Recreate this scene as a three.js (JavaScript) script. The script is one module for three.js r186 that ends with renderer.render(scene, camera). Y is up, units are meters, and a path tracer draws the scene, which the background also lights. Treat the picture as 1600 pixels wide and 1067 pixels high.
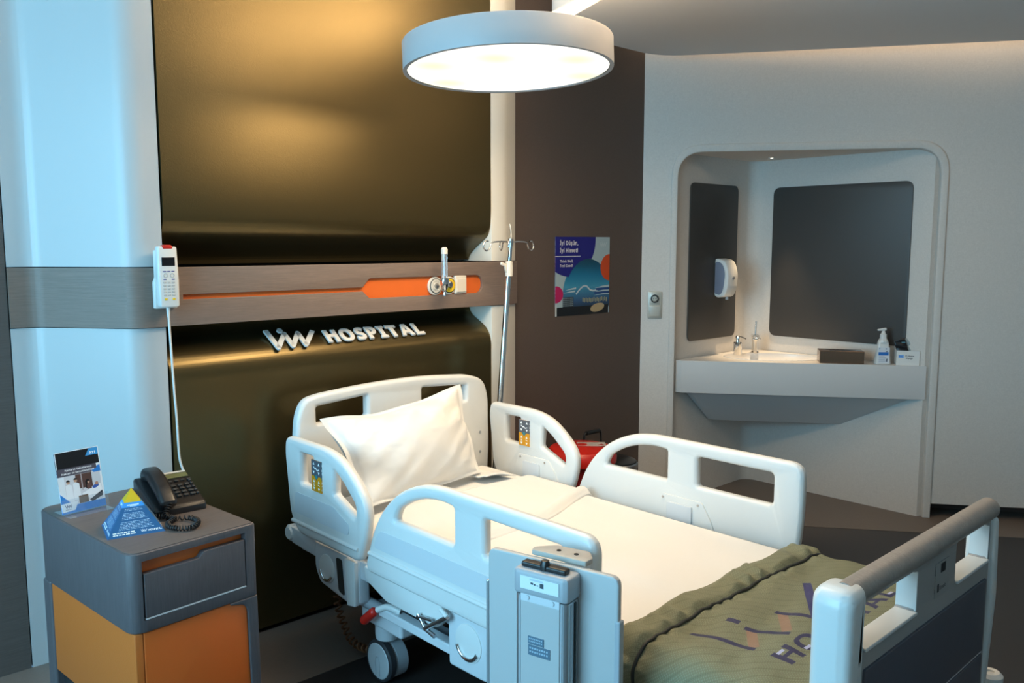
import * as THREE from 'three';
import { RoundedBoxGeometry } from 'three/addons/geometries/RoundedBoxGeometry.js';
import { ConvexGeometry } from 'three/addons/geometries/ConvexGeometry.js';
import { TextGeometry } from 'three/addons/geometries/TextGeometry.js';
import { FontLoader } from 'three/addons/loaders/FontLoader.js';
import { mergeGeometries, mergeVertices, toCreasedNormals } from 'three/addons/utils/BufferGeometryUtils.js';
import { RectAreaLightUniformsLib } from 'three/addons/lights/RectAreaLightUniformsLib.js';
import { Brush, Evaluator, SUBTRACTION } from 'three-bvh-csg';

// ---------------------------------------------------------------- camera, sky, lights, exposure
const scene = new THREE.Scene();
const camera = new THREE.PerspectiveCamera(43.72, 1600 / 1067, 0.05, 60);
camera.position.set(0, 1.6, 0);
camera.rotation.set(THREE.MathUtils.degToRad(-6.5), THREE.MathUtils.degToRad(-43.2), 0, 'YXZ');
scene.add(camera);

const renderer = new THREE.WebGLRenderer({ antialias: true });
renderer.toneMapping = THREE.LinearToneMapping;
renderer.toneMappingExposure = 1.6;
renderer.shadowMap.enabled = true;
RectAreaLightUniformsLib.init();

const SKY = new THREE.Color().setRGB(0.30, 0.60, 0.95);
scene.background = SKY;                                  // overcast blue daylight outside the window
function areaLight(color, intensity, w, h, pos, target) {
  const l = new THREE.RectAreaLight(color, intensity, w, h);
  l.position.set(...pos); l.lookAt(...target); scene.add(l); return l;
}
// daylight entering by the window in the left wall
areaLight(new THREE.Color().setRGB(0.315, 0.73, 1.0), 6.1, 2.3, 1.9, [-1.72, 1.65, -1.85], [0, 1.65, -1.85]);
const WARM = new THREE.Color().setRGB(1.0, 0.74, 0.45);
const LAMP_POS = [2.149, 2.220, -2.307];
areaLight(WARM, 11.8, 0.62, 0.62, [2.149, 2.213, -2.307], [2.139, 1.213, -2.264]);          // down light of the ring lamp
areaLight(WARM, 12, 0.54, 0.54, [2.149, 2.345, -2.307], [2.149, 3.3, -2.307]);                                // up light of the ring lamp
// ---------------------------------------------------------------- helpers
let seed = 7;
const rnd = () => { seed = (seed * 1664525 + 1013904223) >>> 0; return seed / 4294967296; };
const V = (x, y, z) => new THREE.Vector3(x, y, z);
const used = {};
function numbered(n) { if (!(n in used)) { used[n] = 0; return n; } used[n]++; return n + '_' + String(used[n]).padStart(3, '0'); }
function thing(name, label, category, pos = [0, 0, 0], rotY = 0, group) {
  const o = new THREE.Group(); o.name = numbered(name); o.position.set(...pos); o.rotation.y = rotY;
  o.userData = { label, category }; if (group) o.userData.group = group; scene.add(o); return o;
}
function struct(name) { const o = new THREE.Group(); o.name = name; o.userData = { kind: 'structure' }; scene.add(o); return o; }
function prep(g) { if (!g.attributes.normal) g.computeVertexNormals(); return g; }
// geometry in the parent's own axes
function loc(name, g, m, parent, label) {
  const o = new THREE.Mesh(prep(g), m); o.name = name; o.castShadow = o.receiveShadow = true; parent.add(o);
  if (label) o.userData.label = label; return o;
}
// geometry in world coordinates; the chain of parents has no turns
function part(name, g, m, parent, label) {
  let p = parent, off = V(0, 0, 0); while (p && p !== scene) { off.add(p.position); p = p.parent; }
  g.translate(-off.x, -off.y, -off.z); return loc(name, g, m, parent, label);
}
function smooth(g, a = 0.6) { return toCreasedNormals(g, a); }
function box(x0, y0, z0, x1, y1, z1, r = 0) {
  const w = x1 - x0, h = y1 - y0, d = z1 - z0;
  const g = r > 0 ? new RoundedBoxGeometry(w, h, d, 3, r) : new THREE.BoxGeometry(w, h, d);
  g.translate((x0 + x1) / 2, (y0 + y1) / 2, (z0 + z1) / 2); return uvm(g);
}
function uvm(g) {                                       // uv in metres by the face's main axis
  if (g.index) g = g.toNonIndexed();
  const p = g.attributes.position, uv = new Float32Array(p.count * 2), a = V(), b = V(), c = V();
  for (let i = 0; i < p.count; i += 3) {
    a.fromBufferAttribute(p, i); b.fromBufferAttribute(p, i + 1); c.fromBufferAttribute(p, i + 2);
    const n = b.clone().sub(a).cross(c.clone().sub(a)); const x = Math.abs(n.x), y = Math.abs(n.y), z = Math.abs(n.z);
    [a, b, c].forEach((q, k) => { const [u, v] = x > y && x > z ? [q.z, q.y] : y > z ? [q.x, q.z] : [q.x, q.y]; uv[(i + k) * 2] = u; uv[(i + k) * 2 + 1] = v; });
  }
  g.setAttribute('uv', new THREE.BufferAttribute(uv, 2)); return g;
}
// closed path with rounded corners: points [x, y, r]
function rpath(pts, dr = 0, T = THREE.Shape) {
  if (pts.reduce((s, p, i) => { const q = pts[(i + 1) % pts.length]; return s + p[0] * q[1] - q[0] * p[1]; }, 0) < 0) pts = [...pts].reverse();
  const s = new T(), n = pts.length;
  for (let i = 0; i < n; i++) {
    const p = pts[i], a = pts[(i + n - 1) % n], b = pts[(i + 1) % n], r = p[2] ?? dr;
    const la = Math.hypot(a[0] - p[0], a[1] - p[1]), lb = Math.hypot(b[0] - p[0], b[1] - p[1]), k = Math.min(r, la * 0.5, lb * 0.5);
    const A = [p[0] + (a[0] - p[0]) / la * k, p[1] + (a[1] - p[1]) / la * k], B = [p[0] + (b[0] - p[0]) / lb * k, p[1] + (b[1] - p[1]) / lb * k];
    i ? s.lineTo(...A) : s.moveTo(...A);
    if (k > 1e-5) s.quadraticCurveTo(p[0], p[1], ...B);
  }
  s.closePath(); return s;
}
const hole = (pts, r = 0) => rpath(pts, r, THREE.Path);
const rect = (x0, y0, x1, y1) => [[x0, y0], [x1, y0], [x1, y1], [x0, y1]];
function ext(shape, depth, bevel = 0, seg = 3, curve = 10) {   // total thickness = depth, outline kept
  const g = new THREE.ExtrudeGeometry(shape, { depth: depth - 2 * bevel, bevelEnabled: bevel > 0, bevelSize: bevel, bevelOffset: -bevel, bevelThickness: bevel, bevelSegments: seg, curveSegments: curve });
  if (bevel > 0) g.translate(0, 0, bevel);
  return smooth(g, 0.62);
}
// shape in (z, y), thickness towards -x from x = X
function extX(shape, depth, X, bevel = 0, seg = 3) { const g = ext(shape, depth, bevel, seg); g.rotateY(-Math.PI / 2); g.translate(X, 0, 0); return uvm(g); }
// shape in (x, y), thickness towards +z from z = Z
function extZ(shape, depth, Z, bevel = 0, seg = 3) { const g = ext(shape, depth, bevel, seg); g.translate(0, 0, Z); return uvm(g); }
// shape in (x, z), thickness upwards from y = Y
function extY(shape, depth, Y, bevel = 0, seg = 3) { const g = ext(shape, depth, bevel, seg); g.rotateX(Math.PI / 2); g.translate(0, Y + depth, 0); return uvm(g); }
function cyl(r0, r1, h, pos, axis = 'y', seg = 28) {
  const g = new THREE.CylinderGeometry(r1, r0, h, seg);
  if (axis === 'x') g.rotateZ(-Math.PI / 2); if (axis === 'z') g.rotateX(Math.PI / 2);
  g.translate(...pos); return g;
}
function lathe(pts, pos = [0, 0, 0], axis = 'y', seg = 32, tilt) {
  const g = new THREE.LatheGeometry(pts.map(p => new THREE.Vector2(...p)), seg);
  if (axis === 'x') g.rotateZ(-Math.PI / 2); if (axis === 'z') g.rotateX(Math.PI / 2); if (axis === '-x') g.rotateZ(Math.PI / 2);
  g.translate(...pos); return smooth(g, 0.6);
}
function tube(pts, r, seg = 60, rad = 10, closed = false, tension = 0.5) {
  const c = new THREE.CatmullRomCurve3(pts.map(p => V(...p)), closed, 'catmullrom', tension); return new THREE.TubeGeometry(c, seg, r, rad, closed);
}
function rod(a, b, r, seg = 16, r2 = r) {
  const A = V(...a), B = V(...b), d = B.clone().sub(A), g = new THREE.CylinderGeometry(r2, r, d.length(), seg);
  g.applyQuaternion(new THREE.Quaternion().setFromUnitVectors(V(0, 1, 0), d.clone().normalize())); g.translate(...A.add(B).multiplyScalar(0.5).toArray()); return g;
}
const merge = gs => mergeGeometries(gs.map(g => { const q = g.index ? g.toNonIndexed() : g.clone(); for (const k of Object.keys(q.attributes)) if (!['position', 'normal', 'uv'].includes(k)) q.deleteAttribute(k); return q; }));
function csg(a, ...bs) {
  const ev = new Evaluator(); ev.useGroups = false; ev.attributes = ['position', 'normal', 'uv'];
  let r = new Brush(a.clone()); r.updateMatrixWorld();
  for (const b of bs) { const B = new Brush(b); B.updateMatrixWorld(); r = ev.evaluate(r, B, SUBTRACTION); }
  const g = r.geometry; g.clearGroups(); return g;
}
// a cloth or cushion: f(u, v) -> [x, y, z] is its upper face, th its thickness
function cloth(f, nu, nv, th) {
  const P = [], N = [];
  for (let j = 0; j <= nv; j++) for (let i = 0; i <= nu; i++) {
    const u = i / nu, v = j / nv, e = 0.002, p = V(...f(u, v));
    const a = V(...f(Math.min(1, u + e), v)).sub(V(...f(Math.max(0, u - e), v))), b = V(...f(u, Math.min(1, v + e))).sub(V(...f(u, Math.max(0, v - e))));
    P.push(p); N.push(b.cross(a).normalize());
  }
  const pos = [], uv = [], idx = [], W = nu + 1, n = W * (nv + 1);
  for (let s = 0; s < 2; s++) for (let k = 0; k < n; k++) { const q = P[k].clone().addScaledVector(N[k], s ? -th : 0); pos.push(q.x, q.y, q.z); uv.push((k % W) / nu, Math.floor(k / W) / nv); }
  for (let j = 0; j < nv; j++) for (let i = 0; i < nu; i++) {
    const a = j * W + i, b = a + 1, c = a + W, d = c + 1;
    idx.push(a, c, b, b, c, d, n + a, n + b, n + c, n + b, n + d, n + c);
  }
  const side = (a, b) => idx.push(a, b, n + a, b, n + b, n + a);
  for (let i = 0; i < nu; i++) { side(i, i + 1); side(nv * W + i + 1, nv * W + i); }
  for (let j = 0; j < nv; j++) { side((j + 1) * W, j * W); side(j * W + nu, (j + 1) * W + nu); }
  const g = new THREE.BufferGeometry(); g.setAttribute('position', new THREE.Float32BufferAttribute(pos, 3)); g.setAttribute('uv', new THREE.Float32BufferAttribute(uv, 2)); g.setIndex(idx);
  g.computeVertexNormals(); return g;
}
const lerp = (a, b, t) => a + (b - a) * t, sst = (a, b, x) => { const t = Math.min(1, Math.max(0, (x - a) / (b - a))); return t * t * (3 - 2 * t); };
// value noise
const perm = Array.from({ length: 4096 }, () => rnd());
const h2 = (x, y) => perm[((x * 73856093) ^ (y * 19349663)) & 4095];
function vn(x, y) { const X = Math.floor(x), Y = Math.floor(y), a = sst(0, 1, x - X), b = sst(0, 1, y - Y); return lerp(lerp(h2(X, Y), h2(X + 1, Y), a), lerp(h2(X, Y + 1), h2(X + 1, Y + 1), a), b); }
const fbm = (x, y) => vn(x, y) * 0.55 + vn(x * 2.1 + 5, y * 2.1) * 0.28 + vn(x * 4.3, y * 4.3 + 9) * 0.17;
// ---------------------------------------------------------------- textures and materials
function dataTex(n, f, repeat = 1, srgb = true) {
  const d = new Uint8Array(n * n * 4);
  for (let y = 0; y < n; y++) for (let x = 0; x < n; x++) { const v = f(x / n, y / n) * 255, k = (y * n + x) * 4; d[k] = d[k + 1] = d[k + 2] = Math.max(0, Math.min(255, v)); d[k + 3] = 255; }
  const t = new THREE.DataTexture(d, n, n); t.wrapS = t.wrapT = THREE.RepeatWrapping; t.magFilter = THREE.LinearFilter; t.minFilter = THREE.LinearMipmapLinearFilter; t.generateMipmaps = true;
  t.repeat.set(repeat, repeat); if (srgb) t.colorSpace = THREE.SRGBColorSpace; t.needsUpdate = true; return t;
}
const wrapn = (f) => (u, v) => { const a = sst(0.8, 1, u), b = sst(0.8, 1, v); return lerp(lerp(f(u, v), f(u - 1, v), a), lerp(f(u, v - 1), f(u - 1, v - 1), a), b); };
const grainH = dataTex(512, wrapn((u, v) => 0.80 + 0.2 * (fbm(u * 7 + 40, v * 150 + 40) * 0.7 + fbm(u * 30 + 40, v * 330 + 40) * 0.3)), 2.2);
const grainV = dataTex(512, wrapn((u, v) => 0.80 + 0.2 * (fbm(v * 7 + 40, u * 150 + 40) * 0.7 + fbm(v * 30 + 40, u * 330 + 40) * 0.3)), 2.2);
const weave = dataTex(256, wrapn((u, v) => 0.94 + 0.06 * (vn(u * 40 + 40, v * 128 + 40) * 0.5 + vn(u * 128 + 60, v * 40 + 40) * 0.5)), 3);
const linen = dataTex(256, wrapn((u, v) => 0.5 + 0.5 * (vn(u * 90 + 40, v * 90 + 40) - 0.5)), 8, false);
const knit = dataTex(256, (u, v) => 0.5 + 0.22 * Math.sin(u * Math.PI * 64) * Math.sin(v * Math.PI * 64) + 0.15 * (h2(Math.floor(u * 128), Math.floor(v * 128)) - 0.5), 10, false);
const orangePeel = dataTex(256, wrapn((u, v) => 0.5 + 0.5 * (fbm(u * 60 + 40, v * 60 + 40) - 0.5)), 6, false);
const C = (r, g, b) => new THREE.Color().setRGB(r, g, b);
const S = (c, rough = 0.5, o = {}) => new THREE.MeshPhysicalMaterial({ color: c, roughness: rough, ...o });
const M = {
  white: S(C(0.74, 0.74, 0.72), 0.38),
  wall: S(C(0.70, 0.66, 0.615), 0.75, { map: weave }),
  ceiling: S(C(0.82, 0.80, 0.79), 0.9),
  panelWhite: S(C(0.50, 0.51, 0.51), 0.34),
  brown: S(C(0.105, 0.076, 0.063), 0.6, { map: weave }),
  brownWood: S(C(0.12, 0.10, 0.09), 0.55, { map: grainH }),
  band: S(C(0.26, 0.19, 0.155), 0.5, { map: grainH }),
  bronze: S(C(0.122, 0.090, 0.038), 0.31, { metalness: 0.8, bumpMap: orangePeel, bumpScale: 0.0004 }),
  floor: S(C(0.032, 0.027, 0.026), 0.45, { map: weave }),
  floorBorder: S(C(0.19, 0.15, 0.125), 0.5, { map: weave }),
  orange: S(C(0.72, 0.14, 0.02), 0.45),
  orangePanel: S(C(0.60, 0.15, 0.025), 0.42, { bumpMap: orangePeel, bumpScale: 0.0006 }),
  greyWood: S(C(0.135, 0.116, 0.122), 0.5, { map: grainV }),
  greyTop: S(C(0.175, 0.138, 0.122), 0.5, { map: grainH }),
  bed: S(C(0.75, 0.755, 0.74), 0.34),
  bedLight: S(C(0.66, 0.69, 0.72), 0.4),
  bedGrey: S(C(0.42, 0.44, 0.47), 0.45),
  frameGrey: S(C(0.5, 0.52, 0.54), 0.4),
  handleGrey: S(C(0.42, 0.37, 0.33), 0.42, { map: grainH }),
  footFrame: S(C(0.36, 0.35, 0.34), 0.45),
  footPanel: S(C(0.10, 0.10, 0.125), 0.45, { map: weave }),
  sheet: S(C(0.80, 0.79, 0.77), 0.85, { bumpMap: linen, bumpScale: 0.0006, sheen: 0.2 }),
  pillow: S(C(0.82, 0.81, 0.79), 0.85, { bumpMap: linen, bumpScale: 0.0005 }),
  mattress: S(C(0.45, 0.47, 0.5), 0.8),
  green: S(C(0.17, 0.165, 0.09), 0.6, { bumpMap: knit, bumpScale: 0.0012, sheen: 0.4, sheenColor: C(0.5, 0.5, 0.35), sheenRoughness: 0.5 }),
  piping: S(C(0.02, 0.022, 0.02), 0.6),
  chrome: S(C(0.80, 0.80, 0.80), 0.12, { metalness: 1 }),
  steel: S(C(0.55, 0.55, 0.56), 0.28, { metalness: 1 }),
  aluminium: S(C(0.62, 0.65, 0.68), 0.32, { metalness: 0.85 }),
  black: S(C(0.012, 0.012, 0.013), 0.35),
  blackSoft: S(C(0.02, 0.02, 0.022), 0.6),
  phone: S(C(0.014, 0.013, 0.014), 0.3),
  phoneKey: S(C(0.05, 0.05, 0.05), 0.35),
  lcd: S(C(0.16, 0.17, 0.07), 0.25),
  red: S(C(0.62, 0.02, 0.012), 0.32),
  darkRed: S(C(0.35, 0.012, 0.012), 0.35),
  rubber: S(C(0.03, 0.03, 0.035), 0.6),
  coil: S(C(0.16, 0.06, 0.02), 0.5),
  glassDark: S(C(0.055, 0.05, 0.046), 0.42),
  counter: S(C(0.62, 0.61, 0.60), 0.4),
  basin: S(C(0.72, 0.71, 0.70), 0.25),
  clear: S(C(1, 1, 1), 0.03, { transmission: 1, ior: 1.45, thickness: 0 }),
  glass: S(C(1, 1, 1), 0.0, { transmission: 1, ior: 1.5, thickness: 0 }),
  socket: S(C(0.52, 0.49, 0.43), 0.3, { metalness: 0.4 }),
  yellow: S(C(0.75, 0.52, 0.03), 0.4),
  cream: S(C(0.74, 0.70, 0.62), 0.4),
  lampBody: S(C(0.50, 0.50, 0.51), 0.45),
  glowUp: new THREE.MeshStandardMaterial({ color: 0x000000, emissive: WARM, emissiveIntensity: 2.5 }),
  glowCove: new THREE.MeshStandardMaterial({ color: 0x000000, emissive: C(1, 0.72, 0.45), emissiveIntensity: 2 }),
  glowSpot: new THREE.MeshStandardMaterial({ color: 0x000000, emissive: C(1, 0.9, 0.7), emissiveIntensity: 3 }),
};
function print(w, h, draw, rough = 0.4, o = {}) {
  const c = document.createElement('canvas'); c.width = w; c.height = h; const g = c.getContext('2d'); draw(g, w, h);
  const t = new THREE.CanvasTexture(c); t.colorSpace = THREE.SRGBColorSpace; t.anisotropy = 4; return S(C(1, 1, 1), rough, { map: t, ...o });
}
{ // the lamp's disc: brighter over its light sources, yellower between them
  const n = 128, d = new Float32Array(n * n * 4), spots = [[.16, .34], [.44, .10], [.62, .83], [.90, .62], [.30, .62]];
  for (let y = 0; y < n; y++) for (let x = 0; x < n; x++) { let k = 0; for (const [a, b] of spots) k = Math.max(k, Math.exp(-(((x / n - a) / .11) ** 2 + ((y / n - b) / .09) ** 2))); const q = (y * n + x) * 4; d[q] = 1.06 - .05 * k; d[q + 1] = 1.0 - .05 * k; d[q + 2] = .88 - .36 * k; d[q + 3] = 1; }
  const t = new THREE.DataTexture(d, n, n, THREE.RGBAFormat, THREE.FloatType); t.magFilter = THREE.LinearFilter; t.needsUpdate = true;
  M.glow = new THREE.MeshStandardMaterial({ color: 0x000000, emissive: C(1, 1, 1), emissiveIntensity: .85, emissiveMap: t });
}
// a thin printed plate, w x h x d, its print on the +z face, uv 0..1
function plate(w, h, d) { const g = new THREE.BoxGeometry(w, h, d); g.translate(0, 0, d / 2); return g; }
const font = await new FontLoader().loadAsync('fonts/droid/droid_sans_bold.typeface.json');
// the emblem on signs: strokes as [x, y] in units of its height
function emblem2d(g, x, y, h, col) {
  g.strokeStyle = col; g.fillStyle = col; g.lineWidth = h * 0.15; g.lineCap = 'butt'; g.lineJoin = 'round'; g.beginPath();
  [[0, 0], [.42, 1], [.74, .22], [1.02, 1], [1.34, .2], [1.62, 1], [2.05, 0]].forEach((p, i) => i ? g.lineTo(x + p[0] * h, y + p[1] * h) : g.moveTo(x + p[0] * h, y + p[1] * h)); g.stroke();
  g.beginPath(); g.arc(x + .66 * h, y + .02 * h, h * .1, 0, 7); g.fill();
}
// ---------------------------------------------------------------- the room
const floor = struct('floor');
part('floor_slab', box(-1.8, -0.12, -3.5, 6.6, 0, 1.6), M.floor, floor);
part('floor_border', extY(rpath([[-1.75, -3.49], [1.2, -3.49], [1.2, -3.17], [4.06, -3.2], [4.20, -3.09], [5.10, -3.09], [5.10, -1.95], [5.6, -2.1], [6.4, -1.3], [6.3, -.36], [6.05, -.16], [4.134, -2.70], [-1.75, -2.70]]), .002, 0), M.floorBorder, floor);
const ceiling = struct('ceiling');
part('ceiling_slab', box(-1.8, 2.95, -3.6, 6.6, 3.07, 1.6), M.ceiling, ceiling);
{ // dropped soffit over the passage, its free edges rounded
  const pts = [[3.06, -3.067, .22], [4.02, -3.067, .16], [5.08, -1.55], [6.42, .17], [6.42, 1.5], [1.6, 1.5], [2.80, -2.1]];
  part('ceiling_soffit', extY(rpath(pts, 0), .12, 2.66, .006), M.ceiling, ceiling);
  part('ceiling_fascia', extY(rpath([[3.40, -2.9], [3.06, -2.1], [1.86, 1.5], [1.94, 1.5], [3.14, -2.1], [3.48, -2.9]]), .18, 2.775), M.ceiling, ceiling);
}
const wallBack = struct('wall_back');
part('wall_panel', box(-1.8, 0, -3.59, .774, 2.95, -3.49), M.brownWood, wallBack);
part('wall_core', box(.774, 0, -3.62, 3.06, 2.95, -3.52), M.brownWood, wallBack);
// the white column left of the head wall, stepping forward in an S
const colPlan = (dz = 0) => { const n = []; const a = [.861, -3.49 + dz], b = [1.107, -3.17 + dz]; return [[.778, -3.49 + dz], [a[0], a[1], .07], [b[0] - dz * .6, b[1], .07], [1.215, -3.17 + dz]]; };
const trim1 = struct('trim_1');
const colShape = () => rpath([...colPlan(), [1.215, -3.52], [.778, -3.52]]);
part('column_panel', extY(colShape(), 2.95 - 1.519, 1.519), M.panelWhite, trim1);
part('column_panel', extY(colShape(), 1.295, 0), M.panelWhite, trim1);
const trim2 = struct('trim_2');
const upShape = () => rpath([[2.832, -3.52], [2.832, -3.165, .004], [2.928, -3.165, .02], [3.043, -3.215, .004], [3.043, -3.52]]);
part('upright_panel', extY(upShape(), 2.95 - 1.519, 1.519), M.cream, trim2);
part('upright_panel', extY(upShape(), 1.295, 0), M.cream, trim2);
const wallCorner = struct('wall_corner');
part('wall_panel', box(3.05, 0, -3.34, 4.115, 2.95, -3.226), M.brown, wallCorner);
// outer walls
const wl = struct('wall_left');
const win = { z0: -3.0, z1: -.7, y0: .7, y1: 2.6 };
part('wall_panel', extX(((s) => { s.holes.push(hole(rect(win.z0, win.y0, win.z1, win.y1))); return s; })(rpath(rect(-3.6, 0, 1.6, 2.95))), .12, -1.8), M.wall, wl);
const w1 = struct('window_1');
{
  const s = rpath(rect(win.z0, win.y0, win.z1, win.y1)); const zm = (win.z0 + win.z1) / 2;
  s.holes.push(hole(rect(win.z0 + .05, win.y0 + .05, zm - .025, win.y1 - .05)), hole(rect(zm + .025, win.y0 + .05, win.z1 - .05, win.y1 - .05)));
  part('window_frame', extX(s, .06, -1.83, .005), M.panelWhite, w1);
  part('window_pane', box(-1.866, win.y0 + .05, win.z0 + .05, -1.864, win.y1 - .05, zm - .025), M.glass, w1);
  part('window_pane', box(-1.866, win.y0 + .05, zm + .025, -1.864, win.y1 - .05, win.z1 - .05), M.glass, w1);
}
part('wall_panel', box(-1.92, 0, 1.6, 6.7, 2.95, 1.72), M.wall, struct('wall_front'));
part('wall_panel', box(6.5, 0, -3.6, 6.62, 2.95, 1.6), M.wall, struct('wall_right'));
part('wall_panel', box(4.0, 0, -3.62, 6.6, 2.95, -3.5), M.wall, wallBack);
// the angled wall: s runs along it, its face looks to the bed
const J = [5.11, -1.89], TH = 53 * Math.PI / 180, ct = Math.cos(TH), sn = Math.sin(TH);
const A = (s, y, o = 0) => [J[0] + ct * s - sn * o, y, J[1] + sn * s + ct * o];     // o: in front of its face
const wa = struct('wall_angled'); wa.position.set(J[0], 0, J[1]); wa.rotation.y = -TH;
{
  const s = rpath([[-1.70, 0], [-1.467, 0], [-1.467, 2.14, .15], [-.012, 2.14, .15], [-.012, 0], [.03, 0], [.03, .085], [.50, .085], [.50, 2.95], [-1.70, 2.95]]);
  loc('wall_panel', extZ(s, .04, -.04), M.wall, wa);
  const rim = rpath([[-1.505, 0], [-1.467, 0], [-1.467, 2.14, .15], [-.012, 2.14, .15], [-.012, 0], [.03, 0], [.03, 2.185, .19], [-1.505, 2.185, .19]]);
  loc('niche_rim', extZ(rim, .022, -.008, .007), M.wall, wa);
  loc('plinth', box(.032, 0, -.24, .9, .085, -.20), M.brown, wa);
  // the wall bends away behind the jamb
  const g = []; const P = []; for (let i = 0; i <= 14; i++) { const a = i / 14 * .93; P.push([.50 + 1.2 * Math.sin(a), -1.2 * (1 - Math.cos(a))]); }
  const Q = P.map(([x, z], i) => { const a = i / 14 * .93; return [x - .04 * Math.sin(a) * -1 - .08 * Math.sin(a), z - .04 * Math.cos(a)]; }).reverse();
  loc('wall_bend', extY(rpath([...P, ...Q]), 2.865, .085), M.wall, wa);
}
const wn = struct('wall_niche');
{
  const cx = 5.09, cz = -3.078, r = .08, P = [[4.24, cz]];
  for (let i = 0; i <= 8; i++) { const a = i / 8 * Math.PI / 2; P.push([cx - r + r * Math.sin(a), cz + r - r * Math.cos(a)]); }
  P.push([cx, -1.925], [cx + .06, -1.90], [cx + .06, cz - .05], [4.24, cz - .05]);
  part('niche_wall', extY(rpath(P), 2.17, 0), M.wall, wn);
  part('niche_ceiling', extY(rpath([[4.22, -3.12], [5.13, -3.12], [5.13, -1.90], [5.105, -1.93], [4.25, -3.06]]), .05, 2.142), M.wall, wn);
}
{ // light hidden on the soffit's ledge above the bed
  const t = thing('cove_light', 'hidden warm strip light on the ceiling ledge above the bed side', 'light', [2.70, 2.782, -1.55], .3217);
  loc('profile', box(-.02, 0, -.7, .02, .012, .7), M.aluminium, t);
  loc('diffuser', box(-.015, .012, -.7, .015, .03, .7, .004), M.glowCove, t);
  areaLight(WARM, 70, 1.4, .06, [2.70, 2.83, -1.55], [2.62, 2.95, -1.58]);
}
{ // light hidden in the gap above the angled wall
  const t = thing('cove_light', 'hidden warm strip light washing down the top of the pale angled wall', 'light', A(-.45, 2.77, .28), -TH);
  loc('profile', box(-1.1, 0, -.02, 1.2, .012, .02), M.aluminium, t);
  loc('diffuser', box(-1.1, .012, -.015, 1.2, .03, .015, .004), M.glowCove, t);
  areaLight(C(1, .72, .45), 6.0, 2.3, .05, A(-.45, 2.81, .26), A(-.45, 2.70, 0));
}
{ // flat ceiling panel over the passage
  const t = thing('ceiling_panel_light', 'square flush ceiling light panel over the passage by the bed', 'lamp', [4.0, 2.652, -1.0], -TH);
  loc('frame', box(-.33, 0, -.33, .33, .012, .33, .004), M.white, t); loc('diffuser', box(-.30, -.003, -.30, .30, .001, .30), M.glowCove, t);
  areaLight(C(1, .76, .52), 2.8, .58, .58, [4.0, 2.645, -1.0], [4.0, 1, -1.02]);
}
// ---------------------------------------------------------------- head wall panels, rail
{
  const up = new THREE.CatmullRomCurve3([[-3.165, 2.94], [-3.165, 2.5], [-3.165, 2.0], [-3.165, 1.74], [-3.172, 1.68], [-3.19, 1.643], [-3.232, 1.614], [-3.267, 1.593], [-3.300, 1.570], [-3.327, 1.545], [-3.337, 1.523]].map(p => V(p[0], p[1], 0)), false, 'centripetal').getPoints(90);
  const lo = new THREE.CatmullRomCurve3([[-3.334, 1.29], [-3.327, 1.268], [-3.309, 1.247], [-3.259, 1.219], [-3.212, 1.193], [-3.180, 1.158], [-3.166, 1.115], [-3.165, 1.05], [-3.165, .6], [-3.165, .02]].map(p => V(p[0], p[1], 0)), false, 'centripetal').getPoints(90);
  const sheetShape = c => { const s = new THREE.Shape(); const n = c.length, off = c.map((p, i) => { const a = c[Math.max(0, i - 1)], b = c[Math.min(n - 1, i + 1)], d = b.clone().sub(a).normalize(); return [p.x + d.y * .018, p.y - d.x * .018]; }); c.forEach((p, i) => i ? s.lineTo(p.x, p.y) : s.moveTo(p.x, p.y)); off.reverse().forEach(p => s.lineTo(...p)); s.closePath(); return s; };
  const mk = (c) => { const g = new THREE.ExtrudeGeometry(sheetShape(c), { depth: 1.606, bevelEnabled: false }); g.rotateY(-Math.PI / 2); g.translate(2.828, 0, 0); return uvm(smooth(g, .5)); };
  const a = thing('wall_panel', 'tall dark bronze wall panel above the medical rail, its lower edge curving in', 'wall panel', [2.03, 2.2, -3.2]); part('panel_sheet', mk(up), M.bronze, a);
  const b = thing('wall_panel', 'dark bronze wall panel below the rail behind the bed, carrying the white sign', 'wall panel', [2.03, .6, -3.2]); part('panel_sheet', mk(lo), M.bronze, b);
}
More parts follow.
